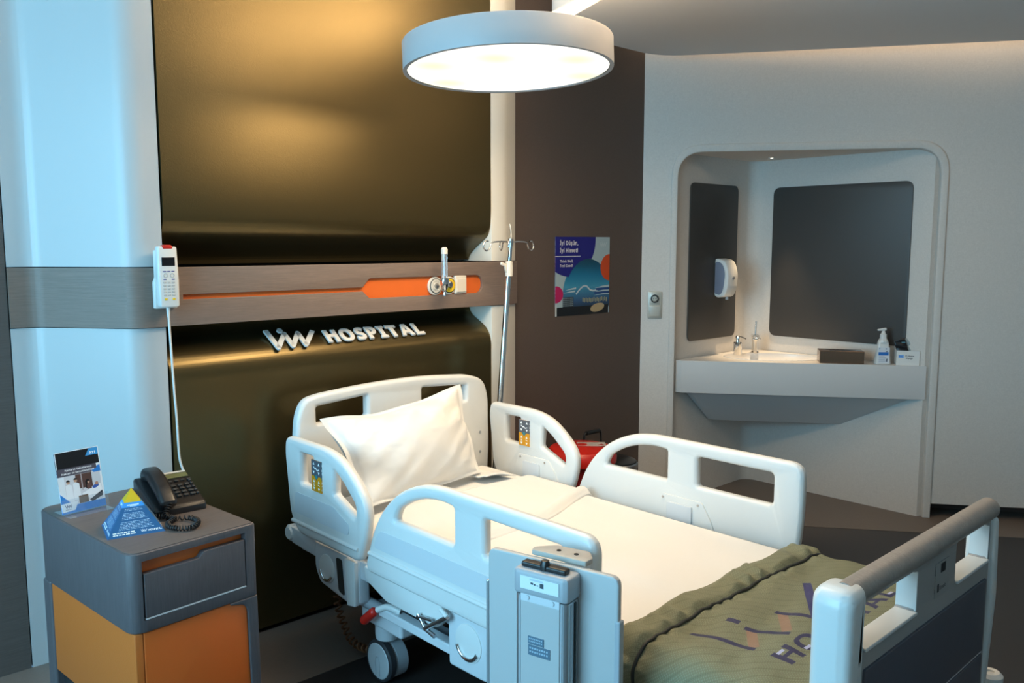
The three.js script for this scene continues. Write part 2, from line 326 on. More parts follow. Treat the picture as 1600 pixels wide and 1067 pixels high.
{
  const t = thing('medical_rail', 'brown wood grain rail across the head wall with an orange recess for gas outlets', 'wall rail', [1.9, 1.4, -3.2]);
  const y0 = 1.298, y1 = 1.516;
  const s = rpath(rect(1.215, y0, 2.928, y1));
  s.holes.push(hole([[1.279, 1.396], [2.07, 1.396], [2.105, 1.364, .01], [2.762, 1.364, .0438], [2.762, 1.452, .0438], [2.105, 1.452, .01], [2.07, 1.414], [1.279, 1.414]], 0));
  part('front_board', extZ(s, .03, -3.185, .002), M.band, t);
  part('recess_lining', box(1.25, 1.35, -3.1845, 2.8, 1.465, -3.169), M.orange, t, 'bright orange recess lining');
  part('backing', box(1.216, y0 + .004, -3.36, 2.83, y1 - .004, -3.201), M.blackSoft, t);
  const P = [[.778, -3.482], [.864, -3.482, .07], [1.104, -3.155, .07], [1.2145, -3.155], [1.2145, -3.2], [1.09, -3.22], [.84, -3.515], [.778, -3.515]];
  part('side_board', extY(rpath(P), y1 - y0, y0), M.band, t);
  part('end_board', extY(rpath([[2.9285, -3.155], [2.94, -3.157, .01], [3.046, -3.205], [3.046, -3.5], [2.9285, -3.5]]), y1 - y0, y0), M.band, t);
  const out = (x, y, ring, core, lab) => {
    const o = loc('gas_outlet', lathe([[0, 0], [.040, 0], [.044, .006], [.042, .012], [.036, .014], [0, .014]], [x - 1.9, y - 1.4, .0305], 'z'), M.cream, t, lab);
    loc('outlet_ring', lathe([[.012, 0], [.032, 0], [.031, .004], [.024, .005], [.023, .002], [.019, .002], [.018, .006], [.012, .006]], [x - 1.9, y - 1.4, .0455], 'z'), ring, o);
    loc('outlet_core', lathe([[0, 0], [.011, 0], [.010, .012], [.005, .014], [0, .013]], [x - 1.9, y - 1.4, .0455], 'z'), core, o);
    loc('outlet_groove', lathe([[.0325, 0], [.0355, 0], [.0355, .002], [.0325, .002]], [x - 1.9, y - 1.4, .045], 'z'), M.black, o);
  };
  out(2.474, 1.407, M.cream, M.steel, 'white gas outlet'); out(2.555, 1.407, M.yellow, M.steel, 'yellow ringed gas outlet');
  const pl = loc('blank_plate', box(2.588 - 1.9, 1.366 - 1.4, .030, 2.656 - 1.9, 1.452 - 1.4, .052, .004), M.cream, t);
  loc('cover_flap', box(2.593 - 1.9, 1.374 - 1.4, .052, 2.651 - 1.9, 1.437 - 1.4, .057, .002), M.cream, pl);
}
{
  const t = thing('flow_meter', 'slim clear upright flow meter tube with chrome body plugged into the rail', 'flow meter', [2.450, 1.425, -3.06]); t.scale.setScalar(1.12);
  loc('tube', cyl(.0125, .0125, .115, [0, .078, 0], 'y', 20), S(C(.9, .95, 1), .05, { transmission: .85, ior: 1.4, thickness: .005 }), t);
  loc('tube_cap', lathe([[0, .145], [.008, .145], [.0135, .138], [.0135, .118]], [0, 0, 0]), M.cream, t);
  loc('inner_tube', cyl(.004, .004, .10, [0, .078, 0], 'y', 12), M.steel, t);
  loc('valve_body', lathe([[0, -.03], [.010, -.028], [.017, -.012], [.019, .004], [.016, .020], [0, .022]]), M.chrome, t);
  loc('outlet_nozzle', lathe([[0, -.055], [.005, -.055], [.0065, -.045], [.0045, -.038], [.007, -.028], [0, -.027]]), M.chrome, t);
  loc('plug', rod([.012, 0, -.002], [.088, -.014, -.072], .007), M.chrome, t);
  loc('knob', lathe([[0, 0], [.012, 0], [.012, .014], [.009, .018], [0, .018]], [.062, -.009, -.052], 'z', 20), M.steel, t);
}
// the sign on the sloping shoulder of the lower panel
{
  const t = thing('wall_sign', 'white raised hospital name with slanted stroke emblem on the dark panel', 'sign', [0, 1.16, -3.178]);
  t.rotation.x = -Math.atan(1.373);
  const E = [[1.660, .120], [1.672, .010], [1.733, .092], [1.740, .014], [1.795, .090], [1.800, .014], [1.868, .096]];
  const stroke = [], w = .0105;
  const quad = (a, b) => { const d = [b[0] - a[0], b[1] - a[1]], l = Math.hypot(...d), n = [-d[1] / l * w, d[0] / l * w]; return rpath([[a[0] + n[0], a[1] + n[1]], [a[0] - n[0], a[1] - n[1]], [b[0] - n[0], b[1] - n[1]], [b[0] + n[0], b[1] + n[1]]]); };
  for (let i = 0; i < 6; i++) stroke.push(ext(quad(E[i], E[i + 1]), .008, 0));
  for (let i = 1; i < 6; i++) { const c = new THREE.CylinderGeometry(w, w, .008, 16); c.rotateX(Math.PI / 2); c.translate(E[i][0], E[i][1], .004); stroke.push(c); }
  const off = g => { g.translate(0, 0, .012); return g; };
  loc('emblem_stroke', off(merge(stroke)), M.white, t);
  const d = new THREE.CylinderGeometry(.0125, .0125, .008, 24); d.rotateX(Math.PI / 2); d.translate(1.722, .113, .004); loc('emblem_dot', off(d), M.white, t);
  const W = 'HOSPITAL', x0 = 1.912, x1 = 2.43; const gs = [...W].map(ch => new TextGeometry(ch, { font, size: .0735, depth: .008, curveSegments: 6, bevelEnabled: true, bevelSize: .0022, bevelThickness: .001, bevelSegments: 1 }));
  const ws = gs.map(g => { g.computeBoundingBox(); return g.boundingBox.max.x - g.boundingBox.min.x; }), sum = ws.reduce((a, b) => a + b, 0), gap = (x1 - x0 - sum) / 7; let x = x0;
  gs.forEach((g, i) => { g.translate(x - g.boundingBox.min.x, .018, 0); x += ws[i] + gap; loc('letter', off(g), M.white, t); });
}
// ---------------------------------------------------------------- ring lamp
{
  const t = thing('ceiling_lamp', 'large round white lamp with a glowing disc hanging over the bed', 'lamp', LAMP_POS); t.rotation.x = -.043; t.scale.setScalar(1.093);
  loc('lamp_body', lathe([[.332, 0], [.345, 0], [.3455, .004], [.3455, .088], [.343, .092], [.06, .098], [.06, .092], [.330, .084], [.332, .008]], [0, 0, 0], 'y', 96), M.lampBody, t);
  const dg = lathe([[0, .004], [.331, .004], [.331, .012], [0, .012]], [0, 0, 0], 'y', 96); { const p = dg.attributes.position, u = dg.attributes.uv; for (let i = 0; i < p.count; i++) u.setXY(i, .5 + p.getX(i) / .68, .5 + p.getZ(i) / .68); }
  loc('diffuser', dg, M.glow, t);
  loc('upper_light', lathe([[.07, .098], [.27, .098], [.27, .105], [.07, .105]], [0, 0, 0], 'y', 64), M.glowUp, t);
  loc('arm', ((g) => g)(merge([rod([.02, .10, 0], [.535, .425, .335], .022), rod([.0, .09, 0], [.0, .13, 0], .05)])), M.lampBody, t);
  loc('arm_mount', rod([.515, .412, .322], [.545, .431, .341], .04), M.lampBody, t);
}
// ---------------------------------------------------------------- the bed
const bed = thing('hospital_bed', 'white adjustable hospital bed with slotted end boards and split side rails', 'bed', [2.15, 0, -1.9]);
const mir = x => 4.27 - x;                               // the far side mirrors the near one
{ // head board
  const s = rpath([[1.675, .40, .03], [1.640, .80, .25], [1.652, .925, .10], [1.682, .985, .08], [1.75, 1.000, .08], [2.0, 1.017, .12], [2.278, 1.018, .1], [2.545, .997, .1], [2.635, .965, .1], [2.662, .88, .1], [2.668, .60, .1], [2.64, .40, .03]]);
  s.holes.push(hole([[1.736, .882], [1.736, .950], [1.979, .969], [1.979, .880]], .012), hole([[2.268, .880], [2.268, .968], [2.524, .952], [2.524, .876]], .012));
  const h = part('headboard', extZ(s, .05, -3.045, .016, 4), M.bed, bed);
  for (const y of [.716, .622]) part('screw', cyl(.007, .007, .006, [2.604, y, -2.996], 'z', 14), M.steel, h, 'small dark screw');
  // raised border of the board's face
  const r = rpath([[1.70, .50], [1.70, .965], [1.76, .985], [2.0, 1.0], [2.278, 1.0], [2.54, .98], [2.60, .95], [2.60, .50]], .03); r.holes.push(hole([[1.715, .515], [1.715, .955], [1.765, .972], [2.0, .987], [2.278, .987], [2.535, .967], [2.585, .94], [2.585, .515]], .03));
}
// side rails: outline in (z, y)
const footRail = () => {
  const s = rpath([[-2.43, .50, .03], [-2.405, .57, .06], [-2.365, .66, .06], [-2.30, .74, .06], [-2.22, .800, .06], [-2.12, .842, .08], [-2.02, .857, .08], [-1.93, .857, .05], [-1.378, .857, .055], [-1.378, .66, .2], [-1.40, .47, .02], [-2.42, .47, .02]]);
  s.holes.push(hole([[-2.255, .692, .015], [-2.235, .735, .03], [-2.165, .778, .04], [-2.08, .805, .04], [-2.005, .813, .03], [-1.945, .808, .012], [-1.945, .690, .012]]), hole([[-1.808, .692], [-1.808, .806], [-1.49, .806], [-1.49, .692]], .018));
  return s;
};
const headRail = () => {
  const s = rpath([[-2.955, .56, .03], [-2.985, .80, .05], [-2.975, .860, .04], [-2.68, .860, .10], [-2.585, .840, .08], [-2.49, .782, .06], [-2.412, .700, .05], [-2.425, .60, .08], [-2.47, .487, .03], [-2.90, .487, .04]]);
  s.holes.push(hole([[-2.865, .693], [-2.865, .812], [-2.768, .812], [-2.768, .690]], .012), hole([[-2.632, .70, .012], [-2.625, .792, .012], [-2.57, .760, .03], [-2.487, .690, .02], [-2.487, .640, .015]]));
  return s;
};
const ctrl = (dark, low) => print(128, 220, (g, w, h) => {
  g.fillStyle = dark; g.fillRect(0, 0, w, h); g.fillStyle = low; g.beginPath(); g.moveTo(0, 112); g.lineTo(30, 108); g.lineTo(64, 140); g.lineTo(98, 108); g.lineTo(w, 112); g.lineTo(w, h); g.lineTo(0, h); g.fill();
  g.fillStyle = '#2b8a92'; g.beginPath(); g.arc(64, 116, 15, 0, 7); g.fill();
  g.fillStyle = '#fff'; const tri = (x, y, u) => { g.beginPath(); g.moveTo(x - 13, y + u * 9); g.lineTo(x + 13, y + u * 9); g.lineTo(x, y - u * 12); g.fill(); };
  tri(30, 24, 1); tri(98, 24, 1); tri(30, 86, -1); tri(98, 86, -1); tri(32, 148, 1); tri(96, 148, 1); tri(32, 200, -1); tri(96, 200, -1);
  g.strokeStyle = '#fff'; g.lineWidth = 8; g.beginPath(); g.moveTo(26, 46); g.lineTo(52, 62); g.lineTo(60, 54); g.lineTo(76, 68); g.lineTo(104, 60); g.stroke(); g.lineWidth = 5; g.beginPath(); g.moveTo(24, 168); g.lineTo(42, 172); g.moveTo(84, 168); g.lineTo(108, 174); g.moveTo(24, 178); g.lineTo(42, 182); g.stroke();
}, .35);
const ctrlNear = ctrl('#5a5f68', '#e39b1c'), ctrlFar = ctrlNear;
function panelPlate(x, z, y, out) { const g = new THREE.BoxGeometry(.067, .118, .006); g.rotateY(out < 0 ? -Math.PI / 2 : Math.PI / 2); g.scale(1, 1, 1); g.translate(x, y, z); return g; }
const th = .042;
for (const near of [true, false]) {
  const X = near ? 1.58 + th : mir(1.58);                // thickness runs to -x from X
  const outX = near ? 1.58 : mir(1.58), sg = near ? -1 : 1, inX = near ? 1.58 + th : mir(1.58) - th;
  const fr = part('side_rail', extX(footRail(), th, X, .017, 5), M.bed, bed, near ? 'near foot end side rail' : 'far foot end side rail');
  const hr = part('side_rail', extX(headRail(), th, X, .017, 5), M.bed, bed, near ? 'near head end side rail with control buttons' : 'far head end side rail with control buttons');
  // outer faces: pale inset panels and a moulded bead
  part('inset_panel', extX(rpath([[-2.372, .572, .02], [-2.34, .640, .03], [-1.45, .640, .02], [-1.45, .572, .02]]), .003, outX + (near ? .001 : .003)), M.bedLight, fr);
  part('inset_panel', extX(rpath([[-2.912, .572], [-2.902, .655], [-2.63, .655], [-2.525, .612], [-2.53, .572]], .015), .003, outX + (near ? .001 : .003)), M.bedLight, hr);
  part('moulded_bead', rod([outX, .545, -2.40], [outX, .545, -1.42], .008), M.bed, fr);
  part('moulded_bead', rod([outX, .535, -2.93], [outX, .535, -2.47], .008), M.bed, hr);
  part('control_panel', panelPlate(outX + sg * .002, -2.735, .748, -1 * (near ? 1 : -1)), ctrlNear, hr);
  part('control_panel', panelPlate(inX - sg * .002, -2.735, .748, near ? 1 : -1), ctrlFar, hr);
  // hinge plates on the inner faces
  const ix = near ? inX + .006 : inX;
  const hp = (par, pts, scr, slot) => {
    const k = part('hinge_plate', extX(rpath(pts, .010), .008, ix + (near ? -.001 : .001), .0012), M.bed, par);
    for (const [z, y] of scr) part('screw', cyl(.005, .005, .012, [ix - .004, y, z], 'x', 12), M.steel, k);
    part('hinge_tab', extX(rpath(slot, .008), .009, near ? ix + .008 : ix - .006, .0015), M.bedLight, k);
  };
  hp(fr, [[-1.99, .53], [-1.962, .637], [-1.775, .637], [-1.735, .575], [-1.715, .53]], [[-1.952, .624], [-1.79, .624]], [[-1.93, .53], [-1.93, .612], [-1.815, .612], [-1.815, .53]]);
  hp(hr, [[-2.806, .53], [-2.772, .648], [-2.58, .648], [-2.535, .59], [-2.505, .53]], [[-2.755, .636], [-2.60, .634]], [[-2.735, .53], [-2.735, .622], [-2.63, .622], [-2.63, .53]]);
}
{ // foot board
  const z0 = -.825, z1 = -.775;
  const s = rpath([[1.72, .26], [1.72, .835], [2.60, .845], [2.60, .26]], .01);
  s.holes.push(hole(rect(1.792, .712, 2.075, .815), .014), hole(rect(2.335, .715, 2.575, .82), .014));
  const f = part('footboard', extZ(s, z1 - z0, z0, .006), M.footFrame, bed);
  part('handle_bar', rod([1.735, .842, -.797], [2.632, .845, -.797], .031, 28), M.handleGrey, f, 'brown grey round top handle bar');
  const cap = (a, b, t, r) => extZ(rpath([[a, .24, .02], [a, t, r], [b, t, .02], [b, .24, .02]]), .095, -.852, .03, 6);
  part('end_cap', cap(1.680, 1.772, .870, .06), M.bed, f, 'white corner end cap');
  part('end_cap', extX(rpath([[-.845, .24], [-.84, .83], [-.765, .83], [-.760, .60], [-.775, .24]], .02), .045, 2.635, .012), M.bed, f, 'white corner end cap');
  part('bar_end', new THREE.SphereGeometry(.031, 24, 12).scale(.5, 1, 1).translate(2.632, .845, -.797), M.handleGrey, f);
  part('face_panel', extZ(rpath(rect(1.795, .448, 2.565, .662), .006), .008, z1 - .002, .002), M.footPanel, f, 'dark grey face panel');
  part('face_panel', extZ(rpath(rect(1.795, .27, 2.565, .440), .006), .008, z1 - .002, .002), M.footPanel, f, 'dark grey face panel');
  part('panel_seam', box(1.795, .441, z1, 2.565, .446, z1 + .003), M.bedLight, f);
  part('slot_lip', box(1.794, .704, -.823, 2.073, .713, -.768, .003), M.bed, f); part('slot_lip', box(2.337, .707, -.823, 2.573, .716, -.768, .003), M.bed, f);
  for (const x of [2.073, 2.573]) part('slot_end', box(x, .712, -.823, x + .004, .812, -.773, .0015), M.bed, f);
  const lg = print(128, 160, (g, w, h) => { g.fillStyle = '#a2a09e'; g.fillRect(0, 0, w, h); g.fillStyle = '#15151a'; g.fillRect(46, 10, 46, 44); g.fillRect(20, 112, 18, 26); g.font = 'bold 26px sans-serif'; g.fillText('linet', 42, 134); g.beginPath(); g.arc(28, 108, 9, 0, 7); g.fill(); }, .5);
  const pg = plate(.09, .09, .002); pg.translate(2.235, .755, z1); part('badge_plate', pg, lg, f);
}
// brackets under the near rail, dials, beams
{
  const X = 1.665;
  const hb = extX(rpath([[-2.83, .47, .02], [-2.535, .47, .01], [-2.527, .30, .02], [-2.585, .285, .02], [-2.69, .298, .02], [-2.795, .312, .02], [-2.832, .36, .03]]), .05, X, .008);
  const h = part('rail_bracket', hb, M.bedLight, bed, 'pale bracket with angle dial below head rail');
  const dial = (par, z, y, r) => {
    part('angle_dial', lathe([[0, 0], [r, 0], [r * .98, .004], [r * .85, .006], [0, .006]], [1.616, y, z], '-x', 40), M.bed, par);
    const g = new THREE.TorusGeometry(r * .80, r * .11, 8, 30, 2.4); g.rotateZ(Math.PI + .3); g.rotateY(-Math.PI / 2); g.translate(1.609, y, z); part('dial_scale', g, M.chrome, par);
  };
  dial(h, -2.742, .382, .055);
  part('slot_cover', extX(rpath([[-2.66, .32], [-2.675, .445], [-2.635, .445], [-2.62, .31]], .012), .004, 1.6165), M.piping, h);
  part('bracket_rib', extX(rpath([[-2.585, .29], [-2.60, .465], [-2.535, .465], [-2.53, .30]], .008), .02, 1.62, .004), M.bed, h);
  const b2 = part('rail_bracket', extX(rpath([[-2.018, .47], [-2.013, .275], [-1.85, .278], [-1.72, .30], [-1.70, .47]], .014), .05, X, .008), M.bedLight, bed, 'pale bracket with angle dial below foot rail');
  dial(b2, -1.915, .378, .062);
  part('side_beam', box(1.632, .292, -2.44, 1.675, .325, -1.0, .006), M.bedLight, bed);
  part('rail_skirt', extX(rpath([[-2.47, .475], [-2.46, .425], [-2.335, .382], [-2.06, .382], [-2.02, .42], [-2.02, .475]], .012), .03, 1.63, .006), M.bed, bed);
  // folding linkage
  const lk = part('release_link', rod([1.588, .372, -2.10], [1.588, .448, -1.985], .008), M.steel, bed);
  part('link_arm', rod([1.588, .372, -2.10], [1.588, .362, -2.05], .007), M.steel, lk); part('link_arm', rod([1.588, .41, -2.135], [1.588, .372, -2.10], .006), M.steel, lk);
  part('link_arm', rod([1.588, .40, -2.14], [1.588, .412, -2.06], .006), M.steel, lk); part('link_hook', rod([1.588, .448, -1.985], [1.590, .462, -2.02], .008), M.bed, lk);
  // red brake lever
  const lv = part('brake_lever', tube([[1.66, .33, -2.33], [1.64, .338, -2.38], [1.625, .318, -2.425]], .012, 20), M.bed, bed);
  const g = new THREE.CapsuleGeometry(.0175, .072, 8, 18); g.applyQuaternion(new THREE.Quaternion().setFromUnitVectors(V(0, 1, 0), V(0, .64, .77).normalize())); g.translate(1.618, .283, -2.468); part('lever_grip', g, M.red, lv, 'red lever grip');
  // wheels
  const castor = (x, z, s, lab) => {
    const c = part('castor', lathe([[0, .16], [.042, .16], [.044, .175], [.044, .225], [0, .225]], [x + .03 * s, 0, z], 'y', 28), M.bedLight, bed, lab);
    part('castor_housing', box(x - .03 + (s > 0 ? 0 : -.03), .222, z - .08, x + .09 - (s > 0 ? 0 : .03), .285, z + .17, .012), M.bedLight, c);
    const hub = s > 0 ? 'x' : 'x';
    part('wheel_tyre', lathe([[.03, -.012], [.074, -.014], [.079, -.008], [.079, .010], [.074, .016], [.03, .014]], [x + .004 * s, .079, z], '-x', 48), M.rubber, c, 'dark rubber tyre');
    part('wheel_disc', lathe([[0, .019], [.064, .018], [.069, .014], [.069, -.010], [0, -.010]], [x + .004 * s, .079, z], s > 0 ? '-x' : 'x', 48), M.frameGrey, c);
    part('wheel_cover', lathe([[0, -.03], [.066, -.03], [.073, -.024], [.073, .020], [.066, .026], [0, .026]], [x + .052 * s, .079, z], 'x', 48), M.bedGrey, c);
    if (s > 0) { const u = tube([[x - .0155, .025, z - .012], [x - .0155, .085, z - .012], [x - .0155, .097, z], [x - .0155, .085, z + .012], [x - .0155, .025, z + .012]], .0022, 30, 6); part('wheel_groove', u, M.bedGrey, c); }
  };
  castor(1.690, -2.505, 1, 'near head end castor'); castor(2.555, -2.45, -1, 'far head end castor'); castor(1.715, -1.15, 1, 'near foot end castor'); castor(2.555, -1.15, -1, 'far foot end castor');
  // chassis, platform, bumpers
  const ch = part('chassis', merge([box(1.70, .24, -2.62, 1.76, .29, -1.0, .01), box(2.51, .24, -2.62, 2.57, .29, -1.0, .01), box(1.70, .24, -2.62, 2.57, .29, -2.54, .01), box(1.70, .24, -1.22, 2.57, .29, -1.08, .01), box(1.95, .2, -2.5, 2.32, .36, -1.3, .02)]), M.bedGrey, bed);
  part('mattress_platform', box(1.665, .375, -2.97, 2.605, .428, -.85, .012), M.bedLight, bed);
  part('platform_apron', box(1.628, .395, -2.96, 1.664, .468, -.88, .008), M.bedLight, bed);
  for (const [x, s] of [[1.645, 1], [mir(1.645), -1]]) {
    const b = part('bumper_arm', extX(rpath([[-3.03, .405], [-3.05, .475], [-2.84, .468], [-2.815, .395]], .012), .04, x + .02, .006), M.bedLight, bed);
    part('bumper_wheel', lathe([[0, -.022], [.024, -.022], [.034, -.012], [.034, .012], [.024, .022], [0, .022]], [x - .005, .442, -3.045], 'x', 28), M.bed, b);
  }
  const fb = part('bumper_arm', box(2.58, .275, -.86, 2.72, .305, -.80, .008), M.bedLight, bed); part('bumper_wheel', lathe([[0, -.022], [.026, -.022], [.036, -.012], [.036, .012], [.026, .022], [.012, .022], [.012, .016], [0, .016]], [2.72, .30, -.79], 'y', 28), M.bed, fb);
  part('under_bar', tube([[1.66, .30, -2.58], [1.68, .285, -2.50], [1.70, .28, -2.40], [1.9, .27, -2.36]], .022, 24), M.bedGrey, bed);
  // coiled cable
  const P = new THREE.CatmullRomCurve3([V(1.70, .305, -2.80), V(1.70, .20, -2.815), V(1.70, .13, -2.775), V(1.70, .078, -2.72), V(1.71, .068, -2.64), V(1.74, .075, -2.57)]), pts = [];
  for (let i = 0; i <= 380; i++) { const t = i / 380, p = P.getPoint(t), d = P.getTangent(t), n = V(1, 0, 0), b = d.clone().cross(n), a = t * Math.PI * 2 * 17; pts.push(p.addScaledVector(n, .012 * Math.cos(a)).addScaledVector(b, .012 * Math.sin(a))); }
  part('coiled_cable', new THREE.TubeGeometry(new THREE.CatmullRomCurve3(pts), 900, .0045, 6), M.coil, bed, 'brown coiled cable');
}
// ---------------------------------------------------------------- bedding
{
  const t = thing('mattress', 'grey covered mattress between the white rails of the bed', 'mattress', [2.13, .43, -1.9]);
  part('mattress_core', box(1.672, .430, -2.935, 2.595, .552, -.885, .035), M.mattress, t);
}
const topY = (x, z) => .570 + .010 * (1 - ((x - 2.135) / .5) ** 2);
// profile over the mattress: u 0..1 from the near hang over the top to the far hang
function over(u, x0, x1, drop, lift, r = .05) {
  const w = x1 - x0, L = w - 2 * r + Math.PI * r + 2 * drop; let s = u * L;
  if (s < drop) return [x0, .57 + lift - r - (drop - s)];
  s -= drop; if (s < Math.PI * r / 2) { const a = s / r; return [x0 + r - r * Math.cos(a), .57 + lift - r + r * Math.sin(a)]; }
  s -= Math.PI * r / 2; if (s < w - 2 * r) { const x = x0 + r + s; return [x, topY(x) - .0 + lift - .001]; }
  s -= w - 2 * r; if (s < Math.PI * r / 2) { const a = s / r; return [x1 - r + r * Math.sin(a), .57 + lift - r + r * Math.cos(a)]; }
  s -= Math.PI * r / 2; return [x1, .57 + lift - r - s];
}
{
  const t = thing('bed_sheet', 'smooth white sheet stretched over the mattress', 'sheet', [2.13, .5, -1.9]);
  const f = (u, v) => { const z = lerp(-2.93, -.95, v), p = over(u, 1.661, 2.608, .05, .002); const k = sst(.1, .2, u) * sst(.9, .8, u); return [p[0], p[1] + k * (.004 * (fbm(p[0] * 7 + 10, z * 2.2 + 20) - .5) + .0025 * Math.sin(z * 14 + p[0] * 2 + fbm(p[0] * 3, z * 3 + 9) * 6)), z]; };
  part('sheet_cloth', cloth(f, 110, 170, .004), M.sheet, t);
}
{
  const t = thing('folded_sheet', 'turned down band of white sheet lying across the bed before the pillow', 'sheet', [2.13, .55, -2.4]);
  const f = (u, v) => {
    const p = over(u, 1.652, 2.620, .045, .016), x = p[0];
    const zf = -2.135 - .155 * sst(2.12, 2.66, x), zb = -2.655; let z = lerp(zb, zf, v);
    const k = sst(.07, .16, u) * sst(.93, .84, u);
    const roll = Math.sin(Math.PI * sst(.80, 1.0, v)) * .010 * (1 + .5 * sst(2.3, 2.6, x)) - .010 * sst(.94, 1, v) - .012 * sst(.08, 0, v);
    return [x, p[1] + roll + k * (.007 * (fbm(x * 6 + 3, z * 5 + 30) - .5) + .008 * sst(2.4, 2.62, x) * (fbm(x * 16, z * 12) - .3)), z];
  };
  part('sheet_cloth', cloth(f, 110, 60, .008), M.sheet, t);
}
{ // olive runner across the foot of the bed
  const t = thing('bed_runner', 'olive green woven runner with piped edge and stitched emblem over the bed foot', 'bed runner', [2.13, .5, -1.1]);
  const U0 = 1.620, U1 = 2.640, drop = .17, r = .085, L = U1 - U0 - 2 * r + Math.PI * r + 2 * drop;
  const za = -1.372, zb = -.848;
  const uOf = x => (drop + Math.PI * r / 2 + (x - U0 - r)) / L;
  const f = (u, v) => {
    const z0 = lerp(za, zb, v), p = over(u, U0, U1, drop, .024, r), x = p[0];
    const puff = sst(0, .05, v) * sst(.20, .14, v), dip = -.005 * Math.exp(-(((v - .185) / .02) ** 2));
    const rip = puff * (.013 + .012 * Math.sin(u * 84 + 2.5 * Math.sin(u * 23) + v * 6) * (.3 + .7 * fbm(u * 18, 3))) + .0055 * Math.sin(u * 120 + 3 * Math.sin(u * 31)) * Math.exp(-(((v - .185) / .075) ** 2)) * sst(.17, .21, v);
    const body = sst(.19, .26, v) * (.016 * (fbm(x * 7 + 3, z0 * 9 + 40) - .40) + .006 * Math.sin(u * 34 + v * 3) * sst(.55, .2, v) + .004 * Math.sin(z0 * 40 + x * 9));
    const hang = Math.min(1, Math.max(0, (Math.abs(u - .5) - .36) / .14));
    const wav = hang * .014 * Math.sin(v * 22);
    const zz = z0 + .008 * Math.sin(u * 30) * sst(.3, 0, v) + .012 * (fbm(u * 9, 7) - .5) * sst(.4, 0, v);
    return [x + (u < .5 ? -1 : 1) * (wav + hang * .012 + (hang > 0 ? rip : 0)), p[1] + (rip + body) * (1 - hang) + dip, zz];
  };
  const tex = print(2048, 1024, (g, w, h) => {
    g.fillStyle = '#77775c'; g.fillRect(0, 0, w, h); for (let y = 0; y < h; y += 9) for (let x = (y / 9 % 2) * 6; x < w; x += 12) { g.fillStyle = (x * 7 + y * 13) % 5 ? '#85866c' : '#6b6b52'; g.fillRect(x, y, 6, 5); }
    const PX = (x, z) => [uOf(x) * w, (1 - (z - za) / (zb - za)) * h];        // canvas position of a point of the runner
    const line = (a, b, wd, col) => { g.strokeStyle = col; g.lineWidth = wd; g.lineCap = 'butt'; g.beginPath(); g.moveTo(...PX(...a)); g.lineTo(...PX(...b)); g.stroke(); };
    const P = '#2c2a52', B = '#94745f';
    line([1.912, -1.122], [1.826, -1.062], 46, B); line([2.064, -1.118], [1.958, -1.046], 46, B);
    line([1.789, -1.224], [1.819, -1.055], 26, P); line([1.903, -1.136], [1.949, -1.033], 26, P); line([2.062, -1.138], [2.081, -1.028], 26, P); line([2.292, -1.168], [2.082, -1.030], 42, '#353466'); line([1.906, -1.192], [1.912, -1.157], 26, P);
    const q = PX(1.80, -.952); g.save(); g.translate(...q); g.fillStyle = P; g.font = 'bold 100px sans-serif'; g.scale(1.86, -1.6); g.fillText('HOSPITAL', 0, 0); g.fillStyle = '#b9bada'; for (let i = 0; i < 9; i++) g.fillRect(22 + i * 60, -52 + (i * 37 % 44) - 12, 22, 11); g.restore();
  }, .62, { bumpMap: knit.clone(), bumpScale: .002, sheen: .35, sheenColor: C(.5, .5, .35), sheenRoughness: .5 });
  tex.bumpMap.repeat.set(9, 4); tex.bumpMap.needsUpdate = true;
  part('runner_cloth', cloth(f, 220, 110, .010), tex, t);
  const pp = []; for (let i = 0; i <= 90; i++) { const u = lerp(.0, 1, i / 90), q = f(u, .185); pp.push([q[0], q[1] + .002, q[2]]); }
  part('piping', tube(pp, .0048, 260, 8), M.piping, t, 'dark green piping');
}
